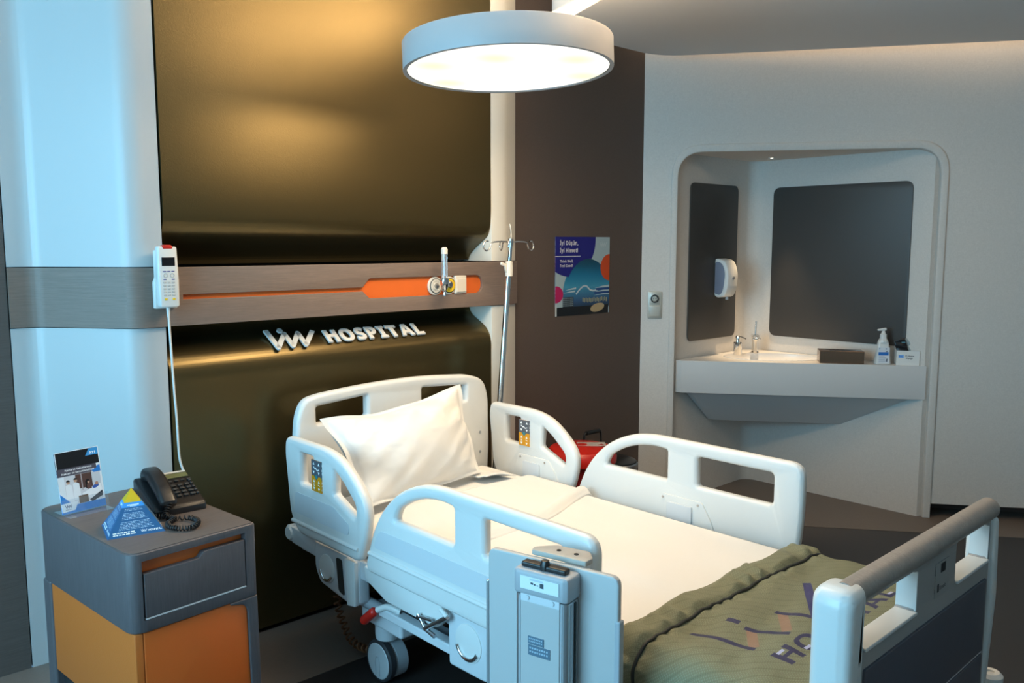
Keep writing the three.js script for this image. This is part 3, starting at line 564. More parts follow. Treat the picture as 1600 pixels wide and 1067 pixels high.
{ // pillow leaning on the head board
  const t = thing('pillow', 'plump white pillow propped against the headboard of the bed', 'pillow', [2.05, .6, -2.8]);
  const c00 = V(1.735, .612, -2.645), c10 = V(2.385, .612, -2.735), c01 = V(1.675, .930, -2.868), c11 = V(2.370, .985, -2.862);
  const nrm = c10.clone().sub(c00).cross(c01.clone().sub(c00)).normalize();
  const grid = (sgn) => (u, v) => {
    const p = c00.clone().multiplyScalar((1 - u) * (1 - v)).addScaledVector(c10, u * (1 - v)).addScaledVector(c01, (1 - u) * v).addScaledVector(c11, u * v);
    p.y -= .040 * sst(.5, 1, v) * Math.sin(Math.PI * u) ** 1.2 * (1 - .35 * u);                     // the upper edge sags
    p.x += .02 * Math.sin(Math.PI * v) * (u < .5 ? 1 : -1) * Math.abs(2 * u - 1) ** 2;
    const fl = .035, cu = Math.min(1, Math.max(0, (u - fl) / (1 - 2 * fl))), cv = Math.min(1, Math.max(0, (v - fl) / (1 - 2 * fl)));
    const b = Math.pow(Math.max(0, Math.sin(Math.PI * cu)), .55) * Math.pow(Math.max(0, Math.sin(Math.PI * cv)), .55);
    const edge = 1 - b, wr = .010 * (fbm(u * 6 + 2, v * 5 + 50) - .5) * b + .006 * Math.sin((u - v) * 26 + fbm(u * 5, v * 5) * 5) * edge * b * 3 + .008 * edge * Math.sin(u * 16 + v * 12);
    const d = sgn > 0 ? .115 * b + wr + .003 : .055 * b * sst(0, .3, v) - wr * .3 + .003;
    return p.addScaledVector(nrm, sgn * d).toArray();
  };
  const F = grid(1), Bk = grid(-1), n = 90, mk = (fn, flip) => { const P = [], I = [], U = []; for (let j = 0; j <= n; j++) for (let i = 0; i <= n; i++) { P.push(...fn(i / n, j / n)); U.push(i / n, j / n); } for (let j = 0; j < n; j++) for (let i = 0; i < n; i++) { const a = j * (n + 1) + i, b = a + 1, c = a + n + 1, d = c + 1; flip ? I.push(a, c, b, b, c, d) : I.push(a, b, c, b, d, c); } const g = new THREE.BufferGeometry(); g.setAttribute('position', new THREE.Float32BufferAttribute(P, 3)); g.setAttribute('uv', new THREE.Float32BufferAttribute(U, 2)); g.setIndex(I); return g; };
  let g = mergeGeometries([mk(F, false), mk(Bk, true)]); const uv = g.attributes.uv; g = mergeVertices(g, 1e-5); g.computeVertexNormals();
  part('pillow_case', g, M.pillow, t);
  // the loose end of the case lies on the sheet
  part('case_flap', cloth((u, v) => { const x = lerp(2.34, 2.50, u), z = lerp(-2.80, -2.655, v) + .05 * u * (v - .6); return [x, .586 + .012 * Math.sin(Math.PI * Math.min(1, u * 1.1)) * (.6 + .4 * Math.sin(v * 9)) + .02 * (1 - u) + .014 * sst(.6, 1, v), z]; }, 24, 18, .005), M.pillow, t);
}
// ---------------------------------------------------------------- bedside cabinet and what stands on it
const CA = .0932, cc = Math.cos(CA), cs = Math.sin(CA), CP = [.772, -2.355];
const onCab = (x, y, z) => [CP[0] + cc * x + cs * z, y, CP[1] - cs * x + cc * z];           // cabinet's own x, z to the world
{
  const t = thing('bedside_cabinet', 'grey wood grain bedside cabinet with orange door and side, left of the bed', 'cabinet', [CP[0], 0, CP[1]], CA);
  const W = .392, D = .655, y1 = .75, y0 = .519;
  // upper block with the drawer opening cut out
  const plan = rpath([[0, 0, .048], [W, 0, .012], [W, -D, .02], [0, -D, .05]]);
  let blk = extY(plan, y1 - y0, y0, .006, 3);
  blk = csg(mergeVertices(blk), box(.036, .556, -.45, .356, .727, .05));
  loc('cabinet_top', toCreasedNormals(blk.index ? blk.toNonIndexed() : blk, .5), M.greyWood, t);
  loc('top_surface', extY(rpath([[.006, -.006, .044], [W - .006, -.006, .01], [W - .006, -D + .006, .02], [.006, -D + .006, .046]]), .002, y1 - .0005), M.greyTop, t);
  loc('drawer_recess', box(.037, .557, -.44, .355, .726, -.024), M.orange, t, 'orange inside of the drawer opening');
  const dr = loc('drawer', extZ(rpath([[.041, .561], [.041, .689], [.206, .689, .006], [.220, .706, .006], [.353, .706], [.353, .561]], .002), .022, -.022, .002), M.greyWood, t, 'grey drawer front with stepped upper edge');
  loc('drawer_edge', box(.041, .557, -.012, .353, .5605, .001), M.bedLight, dr, 'pale line under the drawer front');
  // right post and the frame round the door, rear post, orange body
  const fr = rpath([[.036, .5185], [.036, .50], [.31, .50], [.355, .497, .05], [.362, .06], [W + .006, .06], [W, .5185]]);
  const sidePost = rpath([[.30, .519], [.30, .512, .01], [.357, .500, .04], [.364, .10], [.366, .05], [W + .006, .05], [W - .001, .519]]);
  loc('front_post', extZ(sidePost, .05, -.05, .004), M.greyWood, t);
  loc('side_panel', box(W - .012, .05, -D + .01, W, .519, -.045, .003), M.greyWood, t);
  loc('rear_post', box(.004, .05, -D, .062, .519, -D + .06, .01), M.greyWood, t);
  loc('back_panel', box(.02, .05, -D, W - .01, .519, -D + .012), M.greyWood, t);
  const body = extY(rpath([[.010, -.008, .04], [.020, -.008], [.032, -.008], [.032, -D + .05], [.010, -D + .062]]), .30, .218, .004);
  loc('side_skin', body, M.orangePanel, t, 'orange side panel');
  loc('door', extZ(rpath([[.0345, .215, .02], [.0345, .5175], [.31, .5175, .01], [.356, .505, .04], [.363, .215, .02]]), .02, -.026, .003), M.orange, t, 'orange door');
  loc('plinth', box(.03, .05, -D + .03, W - .02, .215, -.03, .01), M.blackSoft, t);
  for (const [x, z] of [[.06, -.06], [.34, -.06], [.06, -.58], [.34, -.58]]) loc('castor', cyl(.025, .025, .03, [x, .025, z], 'x', 20), M.rubber, t);
}
{ // leaflet in a clear stand
  const t = thing('leaflet_holder', 'clear acrylic stand holding a booklet at the back of the cabinet', 'leaflet stand', onCab(.090, .7505, -.505), CA + .06);
  const ac = S(C(.95, .98, 1), .05, { transmission: .95, ior: 1.45, thickness: 0 });
  loc('back_plate', ((g) => { g.rotateX(-.2); return g; })(box(-.066, .004, -.008, .070, .150, -.006)), ac, t);
  loc('front_lip', ((g) => { g.rotateX(-.2); return g; })(box(-.070, .004, .012, .074, .050, .014)), ac, t);
  loc('foot', box(-.068, 0, -.06, .072, .003, .05), ac, t);
  const b = thing('leaflet', 'blue and white patient rights booklet with a photo, standing in the clear stand', 'booklet', onCab(.090, .7505, -.505), CA + .06);
  const pr = print(512, 720, (g, w, h) => {
    g.fillStyle = '#e8eef4'; g.fillRect(0, 0, w, h); g.fillStyle = '#17181c'; g.fillRect(10, 8, w - 20, 190);
    g.fillStyle = '#3f9bdc'; g.beginPath(); g.moveTo(400, 10); g.lineTo(502, 10); g.lineTo(502, 92); g.lineTo(350, 92); g.fill();
    g.fillStyle = '#fff'; g.font = 'bold 44px sans-serif'; g.fillText('A11', 400, 80); g.font = '16px sans-serif';
    g.fillStyle = '#d8d8de'; g.fillRect(70, 290, 420, 330); g.fillStyle = '#5d423c'; g.fillRect(200, 290, 190, 170); g.fillStyle = '#b9aeb0'; g.fillRect(262, 290, 12, 190); g.fillStyle = '#cfd3db'; g.fillRect(390, 300, 100, 150);
    g.fillStyle = '#2f7fd0'; g.beginPath(); g.moveTo(380, 250); g.lineTo(502, 220); g.lineTo(502, 300); g.lineTo(420, 300); g.fill();
    g.fillStyle = '#55505c'; g.fillRect(0, 196, 400, 92); g.fillRect(400, 196, 60, 60); g.fillStyle = '#fff'; g.font = 'bold 31px sans-serif'; g.fillText('Hasta ve Yakınlarının', 90, 232); g.fillText('Hakları ve Sorumlulukları', 50, 270);
    g.fillStyle = '#f2f4f8'; for (const [x, y] of [[110, 360], [196, 350]]) { g.fillStyle = '#eef1f6'; g.beginPath(); g.moveTo(x - 40, y + 230); g.lineTo(x - 34, y + 40); g.lineTo(x, y + 26); g.lineTo(x + 38, y + 44); g.lineTo(x + 46, y + 230); g.fill(); g.fillStyle = '#c79f86'; g.beginPath(); g.arc(x, y + 6, 20, 0, 7); g.fill(); g.fillStyle = '#23201f'; g.beginPath(); g.arc(x, y - 4, 21, 3.1, 6.4); g.fill(); }
    g.fillStyle = '#c79f86'; g.beginPath(); g.arc(336, 400, 20, 0, 7); g.fill(); g.fillStyle = '#1c1a1c'; g.fillRect(306, 384, 26, 90); g.beginPath(); g.arc(334, 388, 22, 3.1, 6.4); g.fill(); g.fillStyle = '#6a4a44'; g.fillRect(320, 424, 54, 60);
    g.fillStyle = '#f4f5f8'; g.beginPath(); g.moveTo(250, 520); g.lineTo(400, 470); g.lineTo(480, 440); g.lineTo(490, 520); g.lineTo(350, 600); g.fill(); g.fillStyle = '#3f62b4'; g.beginPath(); g.ellipse(420, 466, 40, 20, -.3, 0, 7); g.fill(); g.fillStyle = '#b98b74'; g.beginPath(); g.arc(436, 436, 20, 0, 7); g.fill();
    g.fillStyle = '#34343a'; g.beginPath(); g.moveTo(330, 610); g.lineTo(490, 530); g.lineTo(490, 590); g.lineTo(360, 640); g.fill(); g.fillStyle = '#6d5a4c'; g.fillRect(208, 540, 110, 90);
    g.fillStyle = '#2f86d6'; g.fillRect(0, 632, w, 88); g.beginPath(); g.moveTo(0, 480); g.lineTo(110, 600); g.lineTo(0, 640); g.fill();
    g.fillStyle = '#f2f6fa'; g.beginPath(); g.moveTo(0, 600); g.lineTo(200, 590); g.lineTo(150, 690); g.lineTo(0, 700); g.fill(); emblem2d(g, 40, 618, 38, '#1b2a55'); g.fillStyle = '#1b2a55'; g.font = 'bold 15px sans-serif'; g.fillText('HOSPITAL', 40, 678);
  }, .3);
  const g = plate(.138, .195, .004); g.translate(0, .0985, -.001); g.rotateX(-.2); g.translate(0, .004, 0); loc('cover', g, pr, b);
}
{ // paper pyramid
  const t = thing('paper_pyramid', 'blue paper pyramid with a yellow tip printed with small white text', 'paper pyramid', [.869, .7505, -2.594], -.21);
  const a = .079, H = .125, face = (side) => print(512, 512, (g, w, h) => {
    g.fillStyle = '#215c8c'; g.fillRect(0, 0, w, h); g.fillStyle = '#d8b21a'; g.fillRect(0, 0, w, h * .30);
    g.fillStyle = '#3a93dc'; g.fillRect(0, h * .30, w, h * .10);
    g.fillStyle = '#dcecfa'; g.textAlign = 'center'; let y = .36; g.fillRect(w * .40, h * .345, w * .2, 11); g.fillRect(w * .44, h * .375, w * .12, 6);
    for (let i = 0; i < 15; i++) { const yy = .43 + i * .029, ww = (yy) * .70; if (i === 2 || i === 8) continue; let x = .5 - ww / 2; while (x < .5 + ww / 2 - .02) { const l = .012 + rnd() * .045; g.globalAlpha = .55 + .35 * rnd(); g.fillRect(x * w, yy * h, l * w, h * .011); x += l + .010; } }
    g.globalAlpha = 1; g.textAlign = 'left'; g.fillStyle = '#fff'; for (const y2 of [.885, .925]) { let x = .10; while (x < .45) { const l = .03 + rnd() * .06; g.fillRect(x * w, y2 * h, l * w, h * .02); x += l + .012; } }
    emblem2d(g, w * .58, h * .885, h * .05, '#fff'); g.font = 'bold 27px sans-serif'; g.fillText('HOSPITAL', w * .70, h * .935);
  }, .4);
  const mats = face();
  for (let k = 0; k < 4; k++) {
    const g = new THREE.BufferGeometry(), th2 = .0008;
    g.setAttribute('position', new THREE.Float32BufferAttribute([-a, 0, a, a, 0, a, 0, H, 0, -a + th2, 0, a - .002, 0, H - .002, 0, a - th2, 0, a - .002], 3));
    g.setAttribute('uv', new THREE.Float32BufferAttribute([0, 0, 1, 0, .5, 1, 0, 0, .5, 1, 1, 0], 2)); g.setIndex([0, 1, 2, 3, 4, 5]); g.rotateY(k * Math.PI / 2); const q = g.toNonIndexed(); q.computeVertexNormals();
    loc('face', q, mats, t);
  }
  loc('base', box(-a, 0, -a, a, .0015, a), S(C(.05, .16, .36), .5), t);
}
{ // telephone
  const t = thing('telephone', 'black corded desk telephone with handset and keypad on the grey cabinet', 'telephone', [1.034, .7505, -2.725], -.04);
  // body: wedge, higher at the back
  const prof = rpath([[-.105, .001], [-.105, .085, .012], [-.085, .092, .01], [.085, .030, .012], [.095, .022, .008], [.095, .001]]);   // (z, y)
  const base = loc('base', extX(prof, .165, .082, .006, 3), M.phone, t);
  const sl = Math.atan2(.092 - .030, .17), onTop = (x, d) => [x, .092 - d * Math.sin(sl) + .001, -.085 + d * Math.cos(sl)];
  const put = (g, x, d, up = 0) => { g.rotateX(sl); const p = onTop(x, d); g.translate(p[0], p[1] + up, p[2]); return g; };
  loc('display', put(new RoundedBoxGeometry(.076, .004, .024, 2, .0015), .040, .026), M.lcd, base, 'olive display');
  loc('top_strip', put(new THREE.BoxGeometry(.076, .003, .008), .040, .006), M.cream, base, 'pale strip above the display');
  for (let r = 0; r < 4; r++) for (let c = 0; c < 3; c++) loc('key', put(new RoundedBoxGeometry(.015, .007, .010, 2, .002), .012 + c * .022, .085 + r * .019, .002), M.phoneKey, base);
  for (let r = 0; r < 5; r++) loc('key', put(new RoundedBoxGeometry(.009, .006, .008, 2, .002), .072, .066 + r * .019, .002), M.phoneKey, base);
  for (let c = 0; c < 4; c++) loc('key', put(new RoundedBoxGeometry(.013, .006, .007, 2, .002), .012 + c * .020, .058, .002), M.phoneKey, base);
  // handset over the left side, in profile an arch
  const hs = rpath([[-.115, .100, .02], [-.095, .135, .03], [-.03, .130, .05], [.055, .092, .04], [.098, .055, .02], [.085, .034, .012], [.058, .048, .01], [.04, .064, .02], [-.04, .096, .02], [-.068, .092, .01], [-.09, .086, .012]]);
  loc('handset', extX(hs, .054, -.014, .014, 4).translate(0, -.006, .022), M.phone, t, 'black curved handset');
  // coiled cord, lying in a loop before the telephone
  const P = new THREE.CatmullRomCurve3([V(-.040, .045, .112), V(-.06, .014, .132), V(-.005, .011, .185), V(.0, .011, .235), V(-.035, .011, .278), V(-.075, .011, .25), V(-.078, .011, .20), V(-.045, .011, .160), V(-.062, .012, .125), V(-.10, .011, .09), V(-.105, .012, .02)]), pts = [];
  for (let i = 0; i <= 700; i++) { const u = i / 700, p = P.getPoint(u), d = P.getTangent(u), n = V(0, 1, 0).cross(d).normalize(), b = d.clone().cross(n), al = u * Math.PI * 2 * 58; pts.push(p.addScaledVector(n, .0068 * Math.cos(al)).addScaledVector(b, .0068 * Math.sin(al))); }
  loc('cord', new THREE.TubeGeometry(new THREE.CatmullRomCurve3(pts), 2400, .0022, 5), M.phone, t, 'coiled black cord');
}
{ // nurse call handset hanging on the rail
  const t = thing('call_handset', 'white nurse call handset with a red top button hanging on the brown rail', 'handset', [1.207, 1.38, -3.135]);
  const w = .037;
  loc('cradle', extZ(rpath([[-.041, -.012], [-.041, .085], [-.034, .10], [-.034, .20], [.034, .20], [.034, .10], [.041, .085], [.041, -.012]], .006), .022, -.018, .004), M.white, t);
  const b = loc('body', extZ(rpath([[-.034, -.006, .01], [-.037, .09], [-.035, .214, .008], [.033, .212, .008], [.037, .09], [.036, -.006, .01]]), .034, .004, .006, 4), M.white, t);
  loc('call_button', extZ(rpath([[-.020, .212], [-.018, .204, .008], [.016, .204, .008], [.018, .212], [.012, .219, .006], [-.014, .219, .006]]), .03, .010, .004), M.red, b, 'red call button');
  loc('screen', box(-.024, .143, .036, .023, .174, .0395, .001), S(C(.006, .006, .008), .15), b, 'dark screen');
  const nv = S(C(.03, .03, .22), .4), kg = S(C(.48, .48, .47), .45);
  for (const x of [-.015, 0, .015]) loc('soft_key', box(x - .0055, .1215, .037, x + .0055, .125, .0395, .001), nv, b, 'dark blue soft key');
  for (const x of [-.015, .015]) { loc('soft_key', box(x - .0055, .093, .037, x + .0055, .0965, .0395, .001), nv, b, 'dark blue soft key'); loc('round_key', new THREE.TorusGeometry(.0068, .0014, 6, 20).translate(x * .8, .109, .038), kg, b); }
  for (let r = 0; r < 5; r++) for (let c = 0; c < 3; c++) loc('number_key', box(-.0215 + c * .0155, .0805 - r * .0115, .037, -.0115 + c * .0155, .0868 - r * .0115, .0397, .0015), kg, b);
  for (const x of [-.014, .015]) loc('yellow_key', box(x - .005, .019, .037, x + .005, .027, .0397, .001), M.yellow, b, 'yellow key');
  loc('strain_relief', lathe([[0, -.045], [.0045, -.045], [.0075, -.006], [0, -.006]], [0, 0, .018]), M.white, t);
  loc('cable', tube([[0, -.04, .018], [.003, -.12, .016], [.006, -.20, .014], [.010, -.33, .014], [.014, -.42, .014], [.016, -.53, .014], [.020, -.59, .016], [.034, -.65, .03], [.042, -.69, .04], [.03, -.78, .03], [.02, -1.0, .02], [.02, -1.37, .03]], .0042, 160, 10), M.white, t);
}
// ---------------------------------------------------------------- infusion pole
{
  const t = thing('infusion_pole', 'leaning chrome infusion pole with wire hooks behind the bed head', 'infusion stand', [2.735, .35, -3.06]);
  const p0 = [2.700, .40, -3.005], p1 = [2.795, 1.612, -2.985], at = k => [0, 1, 2].map(i => lerp(p0[i], p1[i], k));
  part('pole', rod(p0, at(.86), .0135, 24), M.chrome, t);
  part('inner_pole', rod(at(.84), at(1.0), .0095, 20), M.chrome, t);
  part('pole_foot', rod([2.70, .36, -3.005], [2.698, .43, -3.0055], .019, 20), M.blackSoft, t);
  const c = at(.895); const cl = part('clamp', lathe([[.011, -.035], [.018, -.035], [.019, .0], [.017, .034], [.011, .036]], c, 'y', 24), M.cream, t, 'cream plastic clamp');
  part('clamp_tab', extZ(rpath([[-.055, .020], [-.05, .034], [-.012, .020], [-.010, -.018], [-.022, -.016], [-.03, .012]], .005), .012, -.006, .003).translate(...c), M.cream, cl); 
  const top = at(1.0);
  const hook = (dx, dz, s) => tube([[top[0], top[1], top[2]], [top[0] + dx * .4, top[1] + .002, top[2] + dz * .4], [top[0] + dx * .72, top[1] - .004, top[2] + dz * .72], [top[0] + dx * .82, top[1] - .032, top[2] + dz * .82], [top[0] + dx * .95, top[1] - .040, top[2] + dz * .95], [top[0] + dx * 1.05, top[1] - .022, top[2] + dz * 1.05], [top[0] + dx * .98, top[1] + .002, top[2] + dz * .98], [top[0] + dx * .86, top[1] + .004, top[2] + dz * .86]], .0035, 60, 8);
  part('hook', hook(-.175, .01), M.chrome, t); part('hook', hook(.175, -.03), M.chrome, t); part('hook', hook(.05, -.13), M.chrome, t);part('hook', hook(-.06, .05), M.chrome, t);
  part('hook_hub', cyl(.013, .013, .03, top, 'y', 20), M.steel, t);
  part('drip_wire', tube([[top[0] + .01, top[1], top[2] - .01], [top[0] + .012, top[1] + .045, top[2] - .01], [top[0] + .004, top[1] + .085, top[2] - .01]], .003, 20, 8), M.cream, t);
}
// ---------------------------------------------------------------- poster, socket
{
  const t = thing('poster', 'blue hospital poster with orange and magenta circles on the brown wall', 'poster', [3.575, 1.425, -3.2255]);
  const pr = print(672, 640, (g, w, h) => {
    g.fillStyle = '#b9d2dc'; g.fillRect(0, 0, w, h);
    g.save(); g.beginPath(); g.ellipse(390, 470, 300, 290, 0, 0, 7); g.clip();
    const gr = g.createLinearGradient(0, 180, 0, 640); gr.addColorStop(0, '#0d4b66'); gr.addColorStop(.3, '#1c86b4'); gr.addColorStop(.5, '#4aa9cf'); gr.addColorStop(.75, '#35608f'); gr.addColorStop(1, '#10161f'); g.fillStyle = gr; g.fillRect(0, 150, w, h);
    g.fillStyle = '#c7dbe6'; for (const [x, y, ww, hh] of [[120, 420, 130, 14], [90, 445, 150, 12], [480, 410, 200, 16], [480, 445, 200, 14], [470, 475, 210, 12]]) { g.beginPath(); g.moveTo(x, y + hh); g.lineTo(x + ww * .5, y); g.lineTo(x + ww, y - 8); g.lineTo(x + ww, y + hh - 6); g.fill(); }
    g.strokeStyle = '#cfe0ea'; g.lineWidth = 14; g.beginPath(); g.moveTo(250, 470); g.quadraticCurveTo(350, 370, 400, 420); g.quadraticCurveTo(440, 460, 520, 440); g.stroke();
    g.fillStyle = '#1e4e96'; g.fillRect(500, 426, 180, 18); g.fillRect(480, 458, 200, 16);
    g.restore();
    g.fillStyle = '#27323f'; g.fillRect(90, 490, 130, 80); g.fillStyle = '#8fa3ad'; for (let i = 0; i < 9; i++) for (let j = 0; j < 5; j++) g.fillRect(94 + i * 14, 494 + j * 15, 9, 10);
    g.fillStyle = '#b0b08a'; for (let i = 0; i < 16; i++) g.fillRect(330 + i * 20, 500 + (i * 7 % 12), 12, 34);
    g.fillStyle = '#10131a'; g.fillRect(20, 570, 640, 70); g.fillStyle = '#c9b48c'; g.beginPath(); g.ellipse(520, 590, 90, 36, -.15, 0, 7); g.fill();
    g.fillStyle = '#22208c'; g.beginPath(); g.moveTo(0, 0); g.lineTo(490, 0); g.quadraticCurveTo(490, 110, 440, 180); g.quadraticCurveTo(260, 170, 160, 325); g.quadraticCurveTo(60, 315, 0, 280); g.fill();
    g.fillStyle = '#e8541a'; g.beginPath(); g.ellipse(672, 255, 116, 112, 0, 0, 7); g.fill(); g.fillStyle = '#d01a6a'; g.beginPath(); g.ellipse(14, 465, 80, 68, 0, 0, 7); g.fill();
    g.fillStyle = '#fff'; g.font = 'bold 46px sans-serif'; g.fillText('İyi Düşün,', 52, 66); g.fillText('İyi Hisset!', 52, 126); g.fillRect(0, 155, 300, 5); g.font = 'bold 30px sans-serif'; g.fillText('Think Well,', 54, 208); g.fillText('Feel Good!', 54, 244);
    emblem2d(g, 545, 40, 42, '#d4e4ea'); g.fillStyle = '#e8eef0'; g.fillRect(0, 545, 16, 95);
  }, .35); pr.color.setRGB(.72, .72, .72);
  loc('sheet', plate(.452, .434, .003), pr, t);
}
{
  const t = thing('wall_socket', 'metallic double wall plate with power socket above a blank cover', 'socket', A(-1.59, 1.155, .0), -TH);
  loc('frame', extZ(rpath(rect(-.042, 0, .042, .163), .006), .010, 0, .003), M.socket, t);
  loc('socket_insert', extZ(rpath(rect(-.033, .086, .033, .154), .004), .004, .0085, .0015), M.socket, t);
  loc('socket_well', lathe([[0, -.001], [.018, -.001], [.020, .006], [.025, .006], [.025, 0], [0, 0]].map(p => [p[0], p[1]]), [0, .120, .0125], 'z', 32), M.black, t, 'dark round socket well');
  loc('socket_core', lathe([[0, .004], [.014, .004], [.015, 0], [0, 0]], [0, .120, .013], 'z', 24), M.socket, t);
  for (const x of [-.007, .007]) loc('socket_pin', cyl(.0028, .0028, .002, [x, .120, .018], 'z', 12), M.black, t);
  loc('blank_cover', extZ(rpath(rect(-.033, .010, .033, .078), .004), .007, .0085, .003), M.socket, t);
}
// ---------------------------------------------------------------- wash corner
const onA = (s, o) => [J[0] + ct * s - sn * o, J[1] + sn * s + ct * o];
{
  const t = thing('wash_counter', 'pale solid wash counter with sunken basin filling the angled niche', 'counter', [4.8, .7, -2.7]);
  const f0 = onA(-1.423, -.002), f1 = onA(-.030, -.002);
  let g = extY(rpath([[...f0], [...f1], [5.083, -1.95], [5.083, -3.0, .0], [5.01, -3.071], [f0[0], -3.071]]), .198, .702, .004);
  const bc = onA(-.86, -.26); const el = new THREE.SphereGeometry(1, 40, 24); el.scale(.30, .125, .185); el.rotateY(-TH); el.translate(bc[0], .905, bc[1]);
  g = csg(mergeVertices(g), uvm(el)); const body = part('counter_block', toCreasedNormals(g.index ? g.toNonIndexed() : g, .5), M.counter, t);
  const bw = new THREE.SphereGeometry(1, 48, 16, 0, Math.PI * 2, Math.PI * .5, Math.PI * .5); bw.scale(.2985, .1235, .1835); bw.rotateY(-TH); bw.translate(bc[0], .903, bc[1]);
  part('basin', bw, M.basin, t, 'white oval basin'); part('drain', lathe([[0, .004], [.02, .004], [.024, 0], [0, 0]], [bc[0], .781, bc[1]]), M.chrome, t);
  // bulkhead under the counter, sloping back
  const a = onA(-1.36, -.05), b = onA(-.13, -.05), c = onA(-1.20, -.30), d = onA(-.42, -.30);
  const P = [[a[0], .701, a[1]], [b[0], .701, b[1]], [c[0], .482, c[1]], [d[0], .482, d[1]], [4.35, .701, -3.07], [4.62, .482, -3.07], [5.083, .701, -1.99], [5.083, .482, -2.42], [5.083, .701, -3.07], [5.083, .482, -3.07]].map(p => V(...p));
  part('bulkhead', uvm(new ConvexGeometry(P)), M.counter, t);
  const m1 = thing('wall_mirror', 'narrow dark glass panel left in the niche behind the dispenser', 'mirror', [4.635, 1.49, -3.078]);
  part('glass_panel', extZ(rpath(rect(4.37, 1.003, 4.898, 1.975), .045), .008, -3.077, .002), M.glassDark, m1);
  const m2 = thing('wall_mirror', 'wide dark glass panel on the niche back wall above the counter', 'mirror', [5.09, 1.49, -2.48]);
  part('glass_panel', extX(rpath(rect(-2.925, 1.003, -2.038, 1.966), .05), .008, 5.0895, .002), M.glassDark, m2);
}
{
  const c = onA(-.945, -.455), t = thing('basin_tap', 'chrome pillar tap with upright lever behind the basin', 'tap', [c[0], .9, c[1]], -TH);
  loc('tap_body', lathe([[0, 0], [.026, 0], [.026, .006], [.021, .012], [.019, .07], [.024, .105], [.030, .118], [0, .120]]), M.chrome, t);
  loc('spout', extX(rpath([[-.03, .100], [-.03, .122], [.085, .108], [.088, .094], [.02, .092]], .006), .046, .023, .005), M.chrome, t);
  loc('lever', rod([0, .12, -.005], [.004, .205, -.022], .0045, 12), M.chrome, t);
}
{
  const c = onA(-1.065, -.345), t = thing('soap_pump', 'small chrome soap pump standing left of the basin tap', 'soap dispenser', [c[0], .9, c[1]], -TH - .5);
  loc('container', lathe([[0, 0], [.026, 0], [.027, .004], [.027, .075], [.022, .082], [0, .083]]), M.chrome, t);
  loc('collar', cyl(.012, .010, .02, [0, .092, 0]), M.chrome, t); loc('pump_head', lathe([[0, .10], [.013, .10], [.014, .116], [.010, .124], [0, .125]]), M.chrome, t);
  loc('nozzle', tube([[0, .117, 0], [.03, .117, .01], [.062, .108, .02]], .0045, 16), M.chrome, t);
}
{
  const c = onA(-.49, -.09), t = thing('tissue_box', 'mirror polished brown metal tissue box on the counter', 'tissue box', [c[0], .9, c[1]], -TH - .05);
  const mt = S(C(.22, .135, .09), .18, { metalness: .8 });
  let g = csg(mergeVertices(box(-.125, 0, -.06, .125, .074, .06, .004)), ((q) => { q.scale(.085, .04, .02); q.translate(0, .074, 0); return uvm(q); })(new THREE.CylinderGeometry(1, 1, 1, 32)));
  loc('case', g, mt, t); loc('slot_liner', box(-.08, .03, -.018, .08, .052, .018, .004), M.white, t);
}
{
  const c = onA(-.262, -.052), t = thing('pump_bottle', 'white plastic pump bottle with a blue label band on the counter', 'bottle', [c[0], .9, c[1]], -TH + .12);
  const body = extY(rpath([[-.045, -.026], [.045, -.026], [.045, .026], [-.045, .026]], .018), .135, 0, .006, 3);
  const pos = body.attributes.position; for (let i = 0; i < pos.count; i++) { const y = pos.getY(i), k = 1 - .30 * sst(.085, .135, y) - .06 * (y / .135); pos.setX(i, pos.getX(i) * k); pos.setZ(i, pos.getZ(i) * k); } body.computeVertexNormals();
  loc('bottle_body', smooth(body, .7), M.white, t);
  const lb = print(256, 320, (g, w, h) => { g.fillStyle = '#dfe3ea'; g.fillRect(0, 0, w, h); g.fillStyle = '#2f73c4'; g.fillRect(8, 96, 225, 66); g.fillStyle = '#7f8fa8'; g.fillRect(20, 14, 20, 20); g.fillRect(160, 18, 34, 22); g.fillStyle = '#a9b4c6'; for (let i = 0; i < 6; i++) g.fillRect(18, 180 + i * 20, 130 + (i * 37 % 50), 7); g.fillStyle = '#33415c'; g.fillRect(190, 230, 22, 60); g.fillRect(170, 78, 40, 12); }, .35);
  const pg = plate(.066, .092, .0012); pg.translate(-.002, .055, .0252); loc('label', pg, lb, t, 'label with a blue band');
  loc('neck', lathe([[0, .130], [.028, .130], [.027, .142], [.020, .150], [.018, .176], [.012, .182], [.008, .200], [0, .200]]), M.white, t);
  loc('pump_head', extZ(rpath([[-.034, .196], [-.036, .206], [.014, .216], [.016, .198]], .005), .018, -.009, .004), M.white, t);
}
